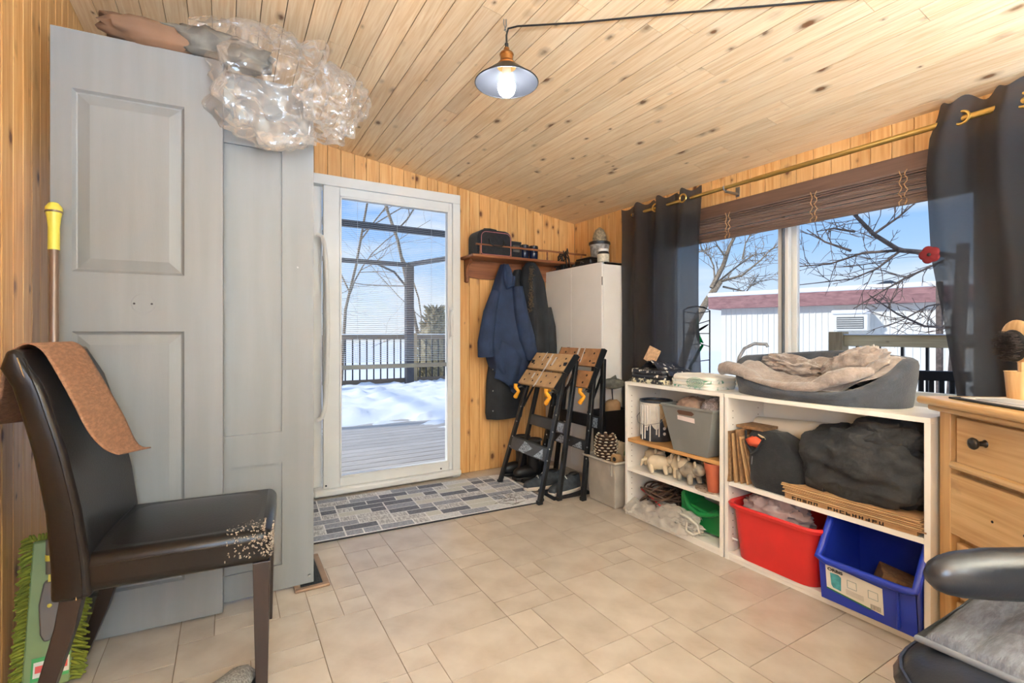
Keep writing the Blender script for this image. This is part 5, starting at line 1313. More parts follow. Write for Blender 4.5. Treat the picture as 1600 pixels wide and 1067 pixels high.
lm = MB(); patch(lm, aF + .2, aF + .85, lambda t: .10 + .03 * math.sin(t * 7), .214); lm.obj('label', mat('can_tan', rgb(182, 156, 122), .6, var=.2, vs=30), can, smooth=None)
for a_, zl in ((-1.15, .03), (-.95, .005), (-.72, .012), (-.35, .002), (.05, .04), (.2, .03), (-.55, .06)):
    MB().tube([cyl(aF + a_, .2, .0885), cyl(aF + a_ + .01, .12, .0892), cyl(aF + a_, zl, .0888)], [.005, .0035, .004], 6).obj('paint_drip', M['paintdrip'], can, smooth=60)
for k in range(2): MB().lathe([(.009, 0), (.009, .0006)], cyl(aF + .55, .045 + k * .03, .0886), 10, Matrix.Rotation(PI / 2, 3, 'Y') if False else Matrix.Rotation(aF + .55, 3, 'Z') @ Matrix.Rotation(PI / 2, 3, 'Y')).obj('emblem', M['paintdrip'], can)
MB().tube([(.0, .094, .17), (-.05, .1, .12), (-.09, .05, .095), (-.105, -.02, .09), (-.06, -.085, .11), (.0, -.094, .17)], .0018, 6).obj('wire_handle', M['screw'], can)
MB().lathe([(.078, .2115), (.07, .216), (.001, .217)], (0, 0, 0), 28, capt=False).obj('lid', mat('lid_smeared', rgb(150, 128, 108), .5, var=.4, vs=18), can)
# grey bin with cloths
gb = thing('grey_bin', 'grey plastic bin stuffed with cloths on the upper shelf', 'bin', (2.13, 1.655, .445), 0, world=True)
M['greyp'] = mat('grey_plastic', rgb(122, 122, 118), .5, var=.08, vs=6)
gbm = MB()
def ringp(x0, x1, y0, y1, z): return [gbm.bm.verts.new(p) for p in ((x0, y0, z), (x1, y0, z), (x1, y1, z), (x0, y1, z))]
Rg = [ringp(2.005, 2.22, 1.545, 1.755, .446), ringp(1.98, 2.25, 1.50, 1.81, .672), ringp(1.975, 2.255, 1.495, 1.815, .672), ringp(1.975, 2.255, 1.495, 1.815, .684), ringp(1.984, 2.246, 1.505, 1.805, .684), ringp(2.01, 2.215, 1.55, 1.75, .452)]
gbm._f(Rg[0][::-1]); gbm._f(Rg[-1])
for A, B in zip(Rg, Rg[1:]):
    for k in range(4): gbm._f([A[k], A[(k + 1) % 4], B[(k + 1) % 4], B[k]])
gbm.obj('bin_body', M['greyp'], gb, smooth=None, bev=.004)
def gface(y, z, o=.0012): x = lerp(2.005, 1.98, (z - .446) / .226); return (x - o, y, z)
hs = MB(); hs._f([hs.bm.verts.new(gface(*p)) for p in ((1.62, .640), (1.70, .640), (1.71, .655), (1.70, .662), (1.62, .662), (1.605, .652))]); hs.obj('hand_slot', mat('slot_brown', rgb(92, 62, 46), .9), gb, smooth=None)
hs = MB(); hs._f([hs.bm.verts.new(gface(*p)) for p in ((1.605, .606), (1.71, .612), (1.71, .634), (1.605, .630))]); hs.obj('name_tag', mat('pinkish_tag', rgb(222, 208, 206), .6), gb, smooth=None)
def ragblob(name, label, c, r, m, seed, k=.35, p=.9, n=(40, 24), s=2.0, cat='cloth'):
    return MB().blob(c, r, n[0], n[1], lambda d: k * (ridge(d * s + Vector((seed, seed * 1.7, 0)), 1) - .5) * .6 + .18 * k * noise.noise(d * s * 4), None, p).obj(name, m, None, smooth=70, label=label, cat=cat)
ragblob('cloth', 'crumpled beige cloth in the grey bin', (2.09, 1.70, .665), (.075, .075, .055), mat('taupe_cloth', rgb(150, 124, 108), .9, var=.2, vs=20), 2)
ragblob('cloth', 'striped grey cloth rolled in the grey bin', (2.12, 1.575, .67), (.085, .06, .06), mat('striped_cloth', rgb(120, 112, 112), .9, vs=30, col2=rgb(170, 160, 160), stretch=(1, 6, 6)), 5)
# figurines on the second shelf
M['cream'] = mat('cream_resin', rgb(212, 196, 168), .75, var=.12, vs=14)
def figurine(label, loc, rz, s=1.0, m=None):
    t_ = thing('animal_figurine', label, 'figurine', loc, rz, 'cream animal figurines on the middle shelf'); t_.scale = (s * 1.25, s * 1.25, s * 1.25); m = m or M['cream']
    MB().blob((0, 0, .055), (.055, .03, .034), 18, 12, lambda d: .08 * fbm(d * 3)).obj('body', m, t_, smooth=60)
    MB().blob((-.062, 0, .07), (.028, .026, .025), 14, 10).obj('head', m, t_, smooth=60)
    for q in ((-.03, -.018), (-.03, .018), (.035, -.018), (.035, .018)):
        MB().tube([(q[0], q[1], .045), (q[0] - .008, q[1] * 1.3, .02), (q[0] - .01, q[1] * 1.3, .009)], [.013, .011, .009], 8).obj('leg', m, t_, smooth=60)
    MB().tube([(.05, 0, .065), (.075, .0, .055), (.082, 0, .03)], [.008, .007, .005], 8).obj('tail', m, t_, smooth=60)
    for s_ in (-1, 1): MB().blob((-.062, s_ * .02, .093), (.008, .006, .014), 8, 6).obj('ear', m, t_, smooth=60)
    return t_
figurine('cream animal figurine nearest the left side of the shelf', (2.12, 2.0, .275), math.radians(70), 1.0)
figurine('cream animal figurine turned sideways in the middle of the row', (2.055, 1.90, .275), math.radians(120), .95)
figurine('cream animal figurine with raised rump, third in the row', (2.10, 1.805, .275), math.radians(60), 1.05)
M['speck'] = mat('speckled_stone', rgb(172, 160, 140), .8, vs=30, col2=rgb(104, 98, 90))
figurine('speckled grey animal figurine next to the terracotta pot', (2.06, 1.705, .275), math.radians(80), 1.0, M['speck'])
MB().blob((2.20, 1.90, .31), (.05, .16, .055), 30, 14, lambda d: .35 * fbm(d * 4)).obj('dark_garland', mat('dark_greens', rgb(74, 78, 72), .9, var=.4, vs=30), None, smooth=None, label='dark grey-green garland behind the cream figurines', cat='garland')
MB().blob((2.19, 1.66, .31), (.05, .1, .055), 26, 12, lambda d: .35 * fbm(d * 4 + Vector((4, 1, 1)))).obj('dark_garland', mat('grey_greens', rgb(104, 102, 96), .9, var=.4, vs=30), None, smooth=None, label='grey garland behind the speckled figurine', cat='garland')
pot = thing('terracotta_pot', 'terracotta plastic flower pot at the shelf edge', 'pot', (2.045, 1.542, .281), 0)
M['terra'] = mat('terracotta', rgb(178, 92, 62), .6, var=.1)
MB().lathe([(.027, 0), (.038, .105), (.042, .106), (.044, .138), (.041, .139), (.035, .1), (.025, .006), (.001, .006)], (0, 0, 0), 28, capt=False).obj('pot_body', M['terra'], pot, smooth=40)
MB().lathe([(.0445, .128), (.0455, .132), (.0445, .139)], (0, 0, 0), 28, capb=False, capt=False).obj('rim', M['terra'], pot)
MB().prism([(2.085 + .085 * math.cos(a * PI / 16), 1.572 + .088 * math.sin(a * PI / 16)) for a in range(32)], 'z', .2755, .2805).obj('round_mat', mat('speckled_mat', rgb(190, 172, 152), .9, vs=70, col2=rgb(130, 106, 92)), None, smooth=None, label='round speckled mat under the terracotta pot', cat='mat')
# bottom of the narrow unit
rope = thing('cable_heap', 'heap of brown extension cord on the bottom shelf', 'cable', (2.15, 1.93, .037), 0, world=True)
rr = random.Random(6); mb = MB()
for k in range(26):
    c0 = Vector((2.15 + rr.uniform(-.05, .05), 1.92 + rr.uniform(-.06, .06), .075 + rr.random() * .09)); ra, rb_ = rr.uniform(.05, .085), rr.uniform(.07, .12); tl_ = Euler((rr.uniform(-.7, .7), rr.uniform(-.7, .7), rr.uniform(0, 3))).to_matrix()
    mb.tube([c0 + tl_ @ Vector((ra * math.cos(a * PI / 10), rb_ * math.sin(a * PI / 10), 0)) for a in range(20)], .0048, 5, closed=True)
mb.obj('coils', mat('brown_cord', rgb(92, 70, 58), .6, var=.3), rope, smooth=60)
MB().blob((2.16, 1.92, .085), (.07, .10, .05), 16, 10).obj('coil_core', mat('brown_cord_dark', rgb(70, 54, 46), .8), rope)
MB().tube([(2.035, 2.01, .165), (2.03, 1.93, .14), (2.028, 1.86, .112)], .004, 6).obj('red_cord', mat('red_cord', rgb(190, 40, 40), .4), rope)
wc = thing('green_container', 'green plastic container with a moulded handle on the bottom shelf', 'container', (2.14, 1.62, .037), 0, world=True)
M['green'] = mat('green_plastic', rgb(24, 128, 62), .35, var=.1)
poly = [(1.50, .045), (1.72, .045), (1.775, .10), (1.775, .215), (1.745, .225), (1.72, .165), (1.60, .15), (1.57, .175), (1.49, .175)]
MB().prism(poly, 'x', 2.08, 2.22).obj('body', M['green'], wc, bev=.014, seg=3)
MB().tube([(2.075, 1.745, .205), (2.06, 1.70, .155), (2.058, 1.64, .135), (2.06, 1.57, .15), (2.075, 1.53, .17)], .012, 10).obj('handle', M['green'], wc, smooth=60)
MB().lathe([(.012, 0), (.012, .012)], (2.07, 1.515, .14), 12, Matrix.Rotation(PI / 2, 3, 'Y')).obj('cap', M['black'], wc)
M['filmy'] = mat('filmy_plastic', rgb(222, 216, 206), .3, var=.1, vs=14, trans=.22, transl=.35)
bgx = thing('plastic_bag', 'white plastic shopping bag with rope handle spilling off the bottom shelf', 'bag', (2.0, 1.85, .037), 0, world=True)
MB().surf(lambda u, v: (1.99 + .075 * v + .012 * fbm((u * 8, v * 5, 0)) - .035 * (1 - v) * math.sin(PI * u) - .02 * (u > .85) * (1 - v), 1.62 + .475 * u, .037 + .10 * math.sin(PI * .5 * v) * (.75 + .25 * math.sin(5 * u)) + .014 * fbm((u * 11, v * 7, 3))), 60, 22).obj('bag_film', M['filmy'], bgx, smooth=30)
MB().blob((2.035, 1.70, .07), (.045, .10, .035), 36, 18, lambda d: crumple(d, 3, .5)).obj('bag_body', M['filmy'], bgx, smooth=None)
MB().tube([(2.04, 1.74, .11), (2.005, 1.70, .125), (1.985, 1.64, .13), (1.99, 1.595, .11), (2.0, 1.59, .075), (1.995, 1.62, .05), (1.99, 1.66, .06), (2.0, 1.665, .10)], .006, 8).obj('rope_handle', mat('rope_white', rgb(224, 218, 204), .8), bgx, smooth=60)
# wide unit upper shelf
for k, (y_, zt_, xd, tl_) in enumerate(((1.428, .60, .26, .0), (1.415, .59, .25, -.01), (1.400, .61, .24, -.02), (1.386, .58, .235, -.03), (1.374, .57, .225, -.04), (1.443 - .009, .50, .272, .0))):
    t_ = MB(); z0 = .366
    vs = [t_.bm.verts.new(p) for p in ((1.998 + .01 * k * (k < 5), y_ + tl_, z0), (1.99 + xd, y_ + tl_, z0), (1.99 + xd, y_, zt_), (1.995 + .006 * k, y_, zt_), (1.998 + .01 * k * (k < 5), y_ + tl_ - .006, z0), (1.99 + xd, y_ + tl_ - .006, z0), (1.99 + xd, y_ - .006, zt_), (1.995 + .006 * k, y_ - .006, zt_))]
    for q in ((3, 2, 1, 0), (4, 5, 6, 7), (0, 1, 5, 4), (1, 2, 6, 5), (2, 3, 7, 6), (3, 0, 4, 7)): t_._f([vs[i] for i in q])
    t_.obj('cardboard_sheet', M['cardboard'] if k % 2 else M['cardedge'], None, smooth=None, label=['second cardboard sheet on edge from the shelf side', 'third cardboard sheet on edge from the shelf side', 'fourth cardboard sheet on edge from the shelf side', 'cardboard sheet on edge, next but one to the black tote bag', 'cardboard sheet on edge touching the black tote bag', 'shortest cardboard sheet on edge, against the shelf side'][k], cat='cardboard', group='cardboard sheets on edge')
MB().bb(2.06, 2.24, 1.30, 1.43, .612, .624).obj('cardboard_sheet', M['cardedge'], None, smooth=None, label='flat brown cardboard piece lying on the upright sheets', cat='cardboard')
tote = thing('tote_bag', 'black fabric tote bag with orange contents showing', 'bag', (2.1, 1.235, .366), 0, world=True)
tm = MB()
sec = [(.366, 2.02, 2.20, 1.12, 1.345), (.40, 2.012, 2.21, 1.112, 1.355), (.47, 2.02, 2.20, 1.115, 1.36), (.54, 2.035, 2.19, 1.14, 1.365), (.585, 2.05, 2.18, 1.19, 1.375), (.61, 2.07, 2.165, 1.24, 1.365)]
rs = []
for z, xa, xb_, ya, yb_ in sec:
    rs.append([tm.bm.verts.new(((xa + xb_) / 2 + (xb_ - xa) / 2 * math.copysign(abs(math.cos(a)) ** .45, math.cos(a)) + .006 * fbm((math.cos(a) * 2, math.sin(a) * 2, z * 20)), (ya + yb_) / 2 + (yb_ - ya) / 2 * math.copysign(abs(math.sin(a)) ** .45, math.sin(a)), z + .01 * noise.noise(Vector((math.cos(a) * 2, math.sin(a) * 2, z * 8))) * (z > .38))) for a in [2 * PI * k / 32 for k in range(32)]])
for A, B in zip(rs, rs[1:]):
    for k in range(32): tm._f([A[k], A[(k + 1) % 32], B[(k + 1) % 32], B[k]])
tm._f(rs[0][::-1]); tm._f(rs[-1])
tm.obj('bag_body', M['blackfab'], tote, smooth=60)
MB().blob((2.036, 1.325, .565), (.02, .035, .022), 18, 12, lambda d: .3 * fbm(d * 3)).obj('orange_content', mat('orange_cloth', rgb(206, 84, 50), .7, var=.15), tote, smooth=60)
MB().box((2.04, 1.29, .592), (.03, .03, .004), Euler((.4, .5, .3)).to_matrix()).obj('paper_tag', mat('cream_tag', rgb(200, 186, 150), .7), tote)
MB().tube([(2.05, 1.375, .605), (2.03, 1.36, .56), (2.022, 1.33, .515), (2.022, 1.30, .54), (2.04, 1.275, .60)], .005, 8).obj('opening_edge', M['blackfab'], tote, smooth=60)
MB().tube([(2.012, 1.318, .505), (2.006, 1.318, .47)], .002, 5).obj('zip_pull', M['screw'], tote)
MB().tube([(2.225, 1.425, .60), (2.22, 1.1, .62), (2.215, .72, .645)], .048, 16).obj('paper_roll', mat('white_roll', rgb(222, 214, 200), .6, var=.04), None, smooth=50, label='long cream roll lying behind the black tote bag', cat='roll')
hj = thing('quilted_jacket', 'black quilted jacket heaped on the cardboard stack', 'jacket', (2.11, .9, .405), 0, world=True)
def quilt(d):
    w = .0
    for q in (d.y * 9 + d.z * 6, d.y * 9 - d.z * 6): w += abs(math.sin(q)) ** .3
    return .03 * w + .16 * fbm(d * 1.6 + Vector((1, 5, 2))) + .10 * (ridge(d * 2.2, 1) - .5) + .012 * (ridge(d * 6, 1) - .5)
M['quilt'] = mat('quilted_black', rgb(44, 44, 45), .8, var=.25, vs=14, bump=.4, bs=60)
MB().blob((2.105, .905, .545), (.105, .205, .14), 110, 70, quilt, None, .75).obj('jacket_body', M['quilt'], hj, smooth=60)
MB().blob((2.12, .835, .675), (.09, .125, .065), 48, 28, lambda d: .2 * fbm(d * 2) + .14 * (ridge(d * 3, 1) - .5), None, .8).obj('hood', M['quilt'], hj, smooth=60)
MB().tube([(2.05, 1.02, .44), (2.06, 1.08, .45), (2.10, 1.11, .50), (2.14, 1.07, .56)], [.03, .035, .04, .03], 12).obj('sleeve', M['quilt'], hj, smooth=60)
rr = random.Random(31)
M['cardlight'] = mat('cardboard_light', rgb(200, 164, 118), .85, var=.12, vs=14)
for k in range(7):
    sh_ = rr.uniform(-.008, .008)
    o_ = MB().box((2.118 + rr.uniform(-.005, .004), .938 + sh_, .3850 + k * .0066), (.225, .475, .0042), Matrix.Rotation(rr.uniform(-.012, .012), 3, 'Z')).obj('cardboard_sheet', [M['cardboard'], M['cardlight']][k % 2], None, smooth=None, label=['lowest', 'second lowest', 'third lowest', 'middle', 'third from the top', 'second from the top', 'topmost'][k] + ' flat cardboard sheet in the stack under the black jacket', cat='cardboard', group='cardboard sheets in the flat stack')
    if k == 0: low = o_
txt = thing('printed_card', 'printed cardboard edge strip at the bottom of the cardboard stack', 'cardboard', (1.997, .94, .3665), 0, world=True)
MB().bb(2.008, 2.225, .72, 1.17, .366, .3815).obj('card_strip', M['cardboard'], txt, smooth=None)
rr = random.Random(77); y_ = 1.14
for w_ in (5, 9):                       # two illegible cropped words: blocky strokes only
    for c_ in range(w_):
        g_ = MB(); x_ = 2.0072
        for q_ in rr.sample(range(5), 3):
            if q_ < 2: g_.bb(x_, x_ + .0006, y_ - .004 - .010 * q_, y_ - .010 * q_, .3675, .3795)
            else: g_.bb(x_, x_ + .0006, y_ - .015, y_, .3675 + .0042 * (q_ - 2), .3705 + .0042 * (q_ - 2))
        g_.obj('print_mark', M['ink'], txt, smooth=None); y_ -= .0215
    y_ -= .03
# red tub and blue bin
rt_ = thing('red_tub', 'red plastic tub with a rolled rim on the bottom shelf', 'tub', (2.12, 1.22, .037), 0, world=True)
M['red'] = mat('red_plastic', rgb(206, 40, 38), .38, var=.05)
def soft(x0, x1, y0, y1, r, z, n=6):
    pts = []
    for cx, cy, a0 in ((x1 - r, y1 - r, 0), (x0 + r, y1 - r, 90), (x0 + r, y0 + r, 180), (x1 - r, y0 + r, 270)):
        for k in range(n + 1): a = math.radians(a0 + 90 * k / n); pts.append((cx + r * math.cos(a), cy + r * math.sin(a), z))
    return pts
def loft(mb, rings, capb=True, capt=True):
    R = [[mb.bm.verts.new(p) for p in r] for r in rings]; n = len(R[0])
    for A, B in zip(R, R[1:]):
        for k in range(n): mb._f([A[k], A[(k + 1) % n], B[(k + 1) % n], B[k]])
    if capb: mb._f(R[0][::-1])
    if capt: mb._f(R[-1])
    return mb
loft(MB(), [soft(2.0, 2.24, 1.045, 1.395, .06, .037), soft(1.985, 2.255, 1.025, 1.415, .06, .26), soft(1.968, 2.27, 1.008, 1.43, .06, .262), soft(1.964, 2.274, 1.004, 1.434, .06, .276), soft(1.97, 2.268, 1.01, 1.428, .06, .283), soft(1.985, 2.253, 1.025, 1.413, .055, .279), soft(2.003, 2.237, 1.048, 1.392, .055, .043)]).obj('tub_body', M['red'], rt_, smooth=45)
MB().box((1.9855, 1.385, .118), (.003, .028, .007)).obj('label_tag', M['paintdrip'], rt_)
ragblob('plastic_bag', 'pale crumpled plastic bag inside the red tub', (2.09, 1.25, .255), (.08, .135, .075), mat('mauve_film', rgb(190, 168, 166), .35, var=.12, vs=16, trans=.1, transl=.2), 7, .55, .9, (64, 40), 2.6, 'bag')
bbn = thing('blue_bin', 'blue plastic stacking bin with a cut-down front and paper label', 'bin', (2.1, .855, .037), 0, world=True)
M['blue'] = mat('blue_plastic', rgb(34, 58, 176), .36, var=.06)
BY0, BY1, BX0, BX1 = .705, 1.008, 1.955, 2.265
outer = [(BX0 + .02, .037), (BX0, .19), (BX0 + .012, .203), (BX0 + .035, .24), (BX0 + .11, .355), (BX1, .355), (BX1 - .01, .037)]
mb = MB()
def prof_side(y0_, y1_): mb.prism([(x_, z_) for x_, z_ in outer], 'y', y0_, y1_)
for ya_ in (BY0, BY1 - .006):
    mb = MB(); prof_side(ya_, ya_ + .006); mb.obj('side_wall', M['blue'], bbn, smooth=None)
mb = MB(); v = [mb.bm.verts.new(p) for p in ((BX0 + .02, BY0, .037), (BX0 + .02, BY1, .037), (BX0, BY1, .195), (BX0, BY0, .195), (BX0 + .027, BY0, .037), (BX0 + .027, BY1, .037), (BX0 + .007, BY1, .195), (BX0 + .007, BY0, .195))]
for q in ((3, 2, 1, 0), (4, 5, 6, 7), (0, 1, 5, 4), (1, 2, 6, 5), (2, 3, 7, 6), (3, 0, 4, 7)): mb._f([v[i] for i in q])
mb.obj('front_wall', M['blue'], bbn, smooth=None)
MB().bb(BX1 - .012, BX1 - .004, BY0, BY1, .037, .355).obj('back_wall', M['blue'], bbn); MB().bb(BX0 + .02, BX1 - .01, BY0, BY1, .037, .043).obj('base', M['blue'], bbn)
rimp = [(BX0 - .008, BY0 + .03, .193), (BX0 - .008, (BY0 + BY1) / 2, .193), (BX0 - .008, BY1 - .03, .193)]
def rimside(y_): return [(BX0 - .004, y_, .2), (BX0 + .02, y_, .225), (BX0 + .045, y_, .262), (BX0 + .11, y_, .357), (BX0 + .2, y_, .358), (BX1, y_, .358)]
MB().tube(list(reversed(rimside(BY0 - .001))) + rimp + rimside(BY1 + .001), .013, 10).obj('rim', M['blue'], bbn, smooth=60)
for yy in (BY0 + .05,): MB().bb(BX0 - .001, BX0 + .02, yy - .004, yy + .004, .05, .18).obj('rib', M['blue'], bbn, bev=.003)
def bf(y, z, o=.0015): return Vector((lerp(BX0 + .02, BX0, (z - .037) / .158) - o, y, z))
lb = MB(); lb._f([lb.bm.verts.new(bf(*p)) for p in ((.985, .088), (.80, .068), (.80, .165), (.985, .178))]); lbo = lb.obj('label', mat('label_white', rgb(230, 228, 222), .5, var=.03), bbn, smooth=None)
lb = MB(); lb._f([lb.bm.verts.new(bf(*p)) for p in ((.985, .083), (.84, .068), (.84, .074), (.985, .089))]); lb.obj('label_stripe', mat('label_green_line', rgb(40, 120, 70), .5), lbo, smooth=None)
lb = MB(); lb._f([lb.bm.verts.new(bf(*p, .002)) for p in ((.968, .105), (.962, .095), (.935, .092), (.932, .145), (.942, .152), (.97, .150))]); lb.obj('label_picture', mat('label_teal', rgb(70, 160, 172), .5, var=.2, vs=60), lbo, smooth=None)
for yy, z0 in ((.912, .118), (.845, .112)):
    f_ = MB()
    for a, b in (((yy, z0), (yy - .03, z0)), ((yy, z0 + .028), (yy - .03, z0 + .028)), ((yy, z0), (yy, z0 + .028)), ((yy - .03, z0), (yy - .03, z0 + .028))): f_.tube([bf(*a, .002), bf(*b, .002)], .0007, 4)
    f_.obj('label_diagram', mat('label_line', rgb(120, 160, 170), .6), lbo)
f_ = MB()
for k in range(9): f_.bar(bf(.838 - k * .0036, .074, .002), bf(.838 - k * .0036, .092, .002), .0018 if k % 3 else .0026, .0006)
f_.obj('barcode', M['ink'], lbo)
f_ = MB()
for k in range(4): f_.bar(bf(.918, .108 - k * .005, .002), bf(.86, .106 - k * .005, .002), .0012, .0006)
f_.obj('label_text_lines', mat('faint_print', rgb(170, 168, 164), .6), lbo)
p0 = bf(.978, .158, .0022); p1 = bf(.978, .178, .0022)
text('ORBIS', .0155, M['ink'], lbo, frame_mat(p0, (0, -1, -.02), p1 - p0), sx=1.25, bold=.0005)
MB().box((2.16, .84, .10), (.12, .12, .1), Matrix.Rotation(.5, 3, 'Z') @ Matrix.Rotation(.3, 3, 'X')).obj('brown_carton', M['cardedge'], None, smooth=None, bev=.004, label='dark brown carton lying inside the blue bin', cat='carton')
# ------------------------------------------------------------------ things on the unit tops
def folded(name, label, c, s, layers, mats, seed, rz=0.0, roll=False):
    t_ = thing(name, label, 'fabric', c, rz); rr = random.Random(seed); z = 0.0
    for k in range(layers):
        h = s[2] / layers
        def f(u, v, k=k, z=z, h=h):
            a = 2 * PI * u
            x = s[0] / 2 * math.copysign(abs(math.cos(a)) ** .35, math.cos(a)) * (1 - .1 * abs(v - .5)); y = s[1] / 2 * math.copysign(abs(math.sin(a)) ** .35, math.sin(a))
            return Vector((x + .008 * fbm((x * 20, y * 20, k + seed)), y + .008 * fbm((y * 20, x * 20, k + seed)), z + h * v + .010 * fbm((x * 9, y * 9, k + seed)) * (z + h * v) / s[2]))
        mb = MB(); mb.surf(lambda u, v: f(u, v) if 0 < v < 1 else f(u, v), 40, 6, cu=True)
        top = MB()
        top.surf(lambda u, v: Vector((f(u, 1).x * (1 - v), f(u, 1).y * (1 - v), f(u, 1).z + .012 * math.sin(PI * v * .5) * (k == layers - 1) + .012 * fbm((f(u, 1).x * 8 * (1 - v), f(u, 1).y * 8 * (1 - v), seed)) * v)), 40, 8, cu=True)
        m_ = mats[k % len(mats)]
        mb.obj('fold_edge', m_, t_, smooth=70); top.obj('fold_top', m_, t_, smooth=70); z += h
    return t_
M['blackfloral'] = mat('black_floral', rgb(30, 31, 38), .45, vs=34, col2=rgb(232, 226, 214), vlo=.60, vhi=.64)
M['blacktrim'] = mat('floral_border', rgb(40, 42, 48), .6, vs=40, col2=rgb(214, 208, 178), vlo=.48, vhi=.56)
M['whitegreen'] = mat('white_green_print', rgb(226, 226, 220), .7, vs=34, col2=rgb(96, 150, 126), vlo=.54, vhi=.62)
folded('tablecloth', 'folded black floral tablecloth at the end of the narrow unit', (2.145, 1.97, .7705), (.25, .27, .075), 3, [M['blacktrim'], M['blackfloral'], M['blackfloral']], 3)
MB().surf(lambda u, v: (2.05 + .2 * v, 1.80 + .30 * u, .842 + .055 * math.exp(-((u - .55) / .18) ** 2) * (1 - .4 * v) + .008 * fbm((u * 8, v * 6, 2)) - .02 * (u < .1)), 34, 18).obj('black_vinyl_cloth', M['blackfloral'], None, smooth=70, solid=.003, label='glossy black patterned cloth peaked on top of the tablecloth', cat='fabric')
folded('tea_towel', 'white and green printed towel folded beside the black tablecloth', (2.13, 1.665, .7705), (.23, .26, .062), 4, [M['whitegreen'], mat('plain_white_cloth', rgb(232, 228, 216), .8, var=.05)], 6)
rl = MB(); rr = random.Random(2)
for k in range(4):
    r_ = .007 + k * .0066; rl.tube([(2.008 - .002 * k * 0, 1.62 + 1.9 * r_ * math.cos(a * PI / 10), .806 + r_ * math.sin(a * PI / 10) * .9) for a in range(20)], .0015, 5, closed=True)
rl.obj('towel_roll_edge', mat('sage_edge', rgb(130, 176, 150), .8, var=.2), None, smooth=60, label='rolled sage edge of the printed towel', cat='fabric')
MB().box((2.115, 2.005, .925), (.006, .088, .088), Matrix.Rotation(.35, 3, 'X') @ Matrix.Rotation(.25, 3, 'Y')).obj('cork_square', mat('cork', rgb(196, 160, 124), .9, var=.18, vs=60), None, smooth=None, bev=.002, label='square cork coaster propped behind the black patterned cloth', cat='coaster')
# stained glass dragonfly panel
sg = thing('stained_glass_panel', 'arched wire panel with a green glass dragonfly at the window', 'ornament', (2.53, 2.03, .70), 0, world=True)
M['lead'] = mat('black_lead', rgb(18, 18, 20), .5, .3)
M['ggreen'] = mat('green_glass', rgb(14, 150, 84), .15, var=.15, transl=.5)
SGY0, SGY1, SGX = 1.935, 2.13, 2.53
def gp(y, z): return (SGX, y, z)
SH = .095
MB().tube([gp(SGY0, .705), gp(SGY0, 1.19), gp(SGY0 + .04, 1.21), gp(SGY0 + .1, 1.22), gp(SGY1 - .04, 1.215), gp(SGY1, 1.2), gp(SGY1, .705)], .0045, 6).obj('frame_wire', M['lead'], sg, smooth=60)
for pts in ([(SGY0, 1.185), (2.03, 1.175), (SGY1, 1.19)], [(SGY0, 1.13), (2.02, 1.11), (SGY1, 1.12)], [(SGY0, 1.05), (2.03, 1.05), (SGY1, 1.045)], [(SGY0, .97), (2.0, .985), (SGY1, .975)], [(SGY0, .89), (2.03, .875), (SGY1, .885)]):
    MB().tube([gp(*p) for p in pts], .0028, 5).obj('lead_line', M['lead'], sg)
def leaf(pts, m, nm): MB().prism([(a + SH - .02, max(b, .72)) for a, b in pts], 'x', SGX - .003, SGX + .003).obj(nm, m, sg, smooth=None)
leaf([(1.955, 1.075), (1.975, 1.125), (1.962, 1.14), (1.945, 1.125), (1.942, 1.08)], M['ggreen'], 'wing'); leaf([(1.945, 1.075), (1.93, 1.035), (1.905, .99), (1.925, .995), (1.955, 1.05)], M['ggreen'], 'wing')
leaf([(1.95, 1.07), (1.935, 1.025), (1.925, .985), (1.945, 1.0), (1.965, 1.055)], M['ggreen'], 'wing'); leaf([(1.915, .985), (1.94, .955), (1.98, .89), (1.995, .85), (1.972, .87), (1.935, .93), (1.905, .975)], M['ggreen'], 'stem_leaf')
leaf([(2.0, .87), (2.015, .83), (2.02, .79), (2.0, .80), (1.99, .84)], M['ggreen'], 'stem_leaf')
MB().tube([gp(2.04, 1.055), gp(2.005, 1.075), gp(1.965, 1.095), gp(1.945, 1.105)], [.007, .008, .006, .003], 8).obj('dragonfly_body', M['lead'], sg, smooth=60)
MB().blob(gp(2.045, 1.055), (.008, .009, .009), 10, 8).obj('dragonfly_head', mat('glass_blue', rgb(50, 80, 130), .2), sg)
MB().bb(2.51, 2.55, SGY0 - .02, SGY1 + .02, .7005, .712).obj('panel_foot', M['lead'], sg, bev=.003)
# small white pouch with a cord beside the dog bed
wb_ = thing('white_pouch', 'white pouch with a grey looped strap left of the dog bed', 'pouch', (2.22, 1.49, .7705), 0, world=True)
MB().blob((2.225, 1.48, .835), (.05, .06, .064), 30, 18, lambda d: crumple(d, 2, .35)).obj('pouch_body', mat('white_film', rgb(236, 234, 230), .3, var=.04, transl=.3), wb_, smooth=60)
MB().tube([(2.23, 1.545, .87), (2.235, 1.535, .93), (2.24, 1.51, .975), (2.245, 1.46, 1.0), (2.25, 1.40, .998), (2.25, 1.395, .985)], .008, 8).obj('strap', mat('grey_strap', rgb(150, 152, 158), .4, var=.25, vs=50), wb_, smooth=60)
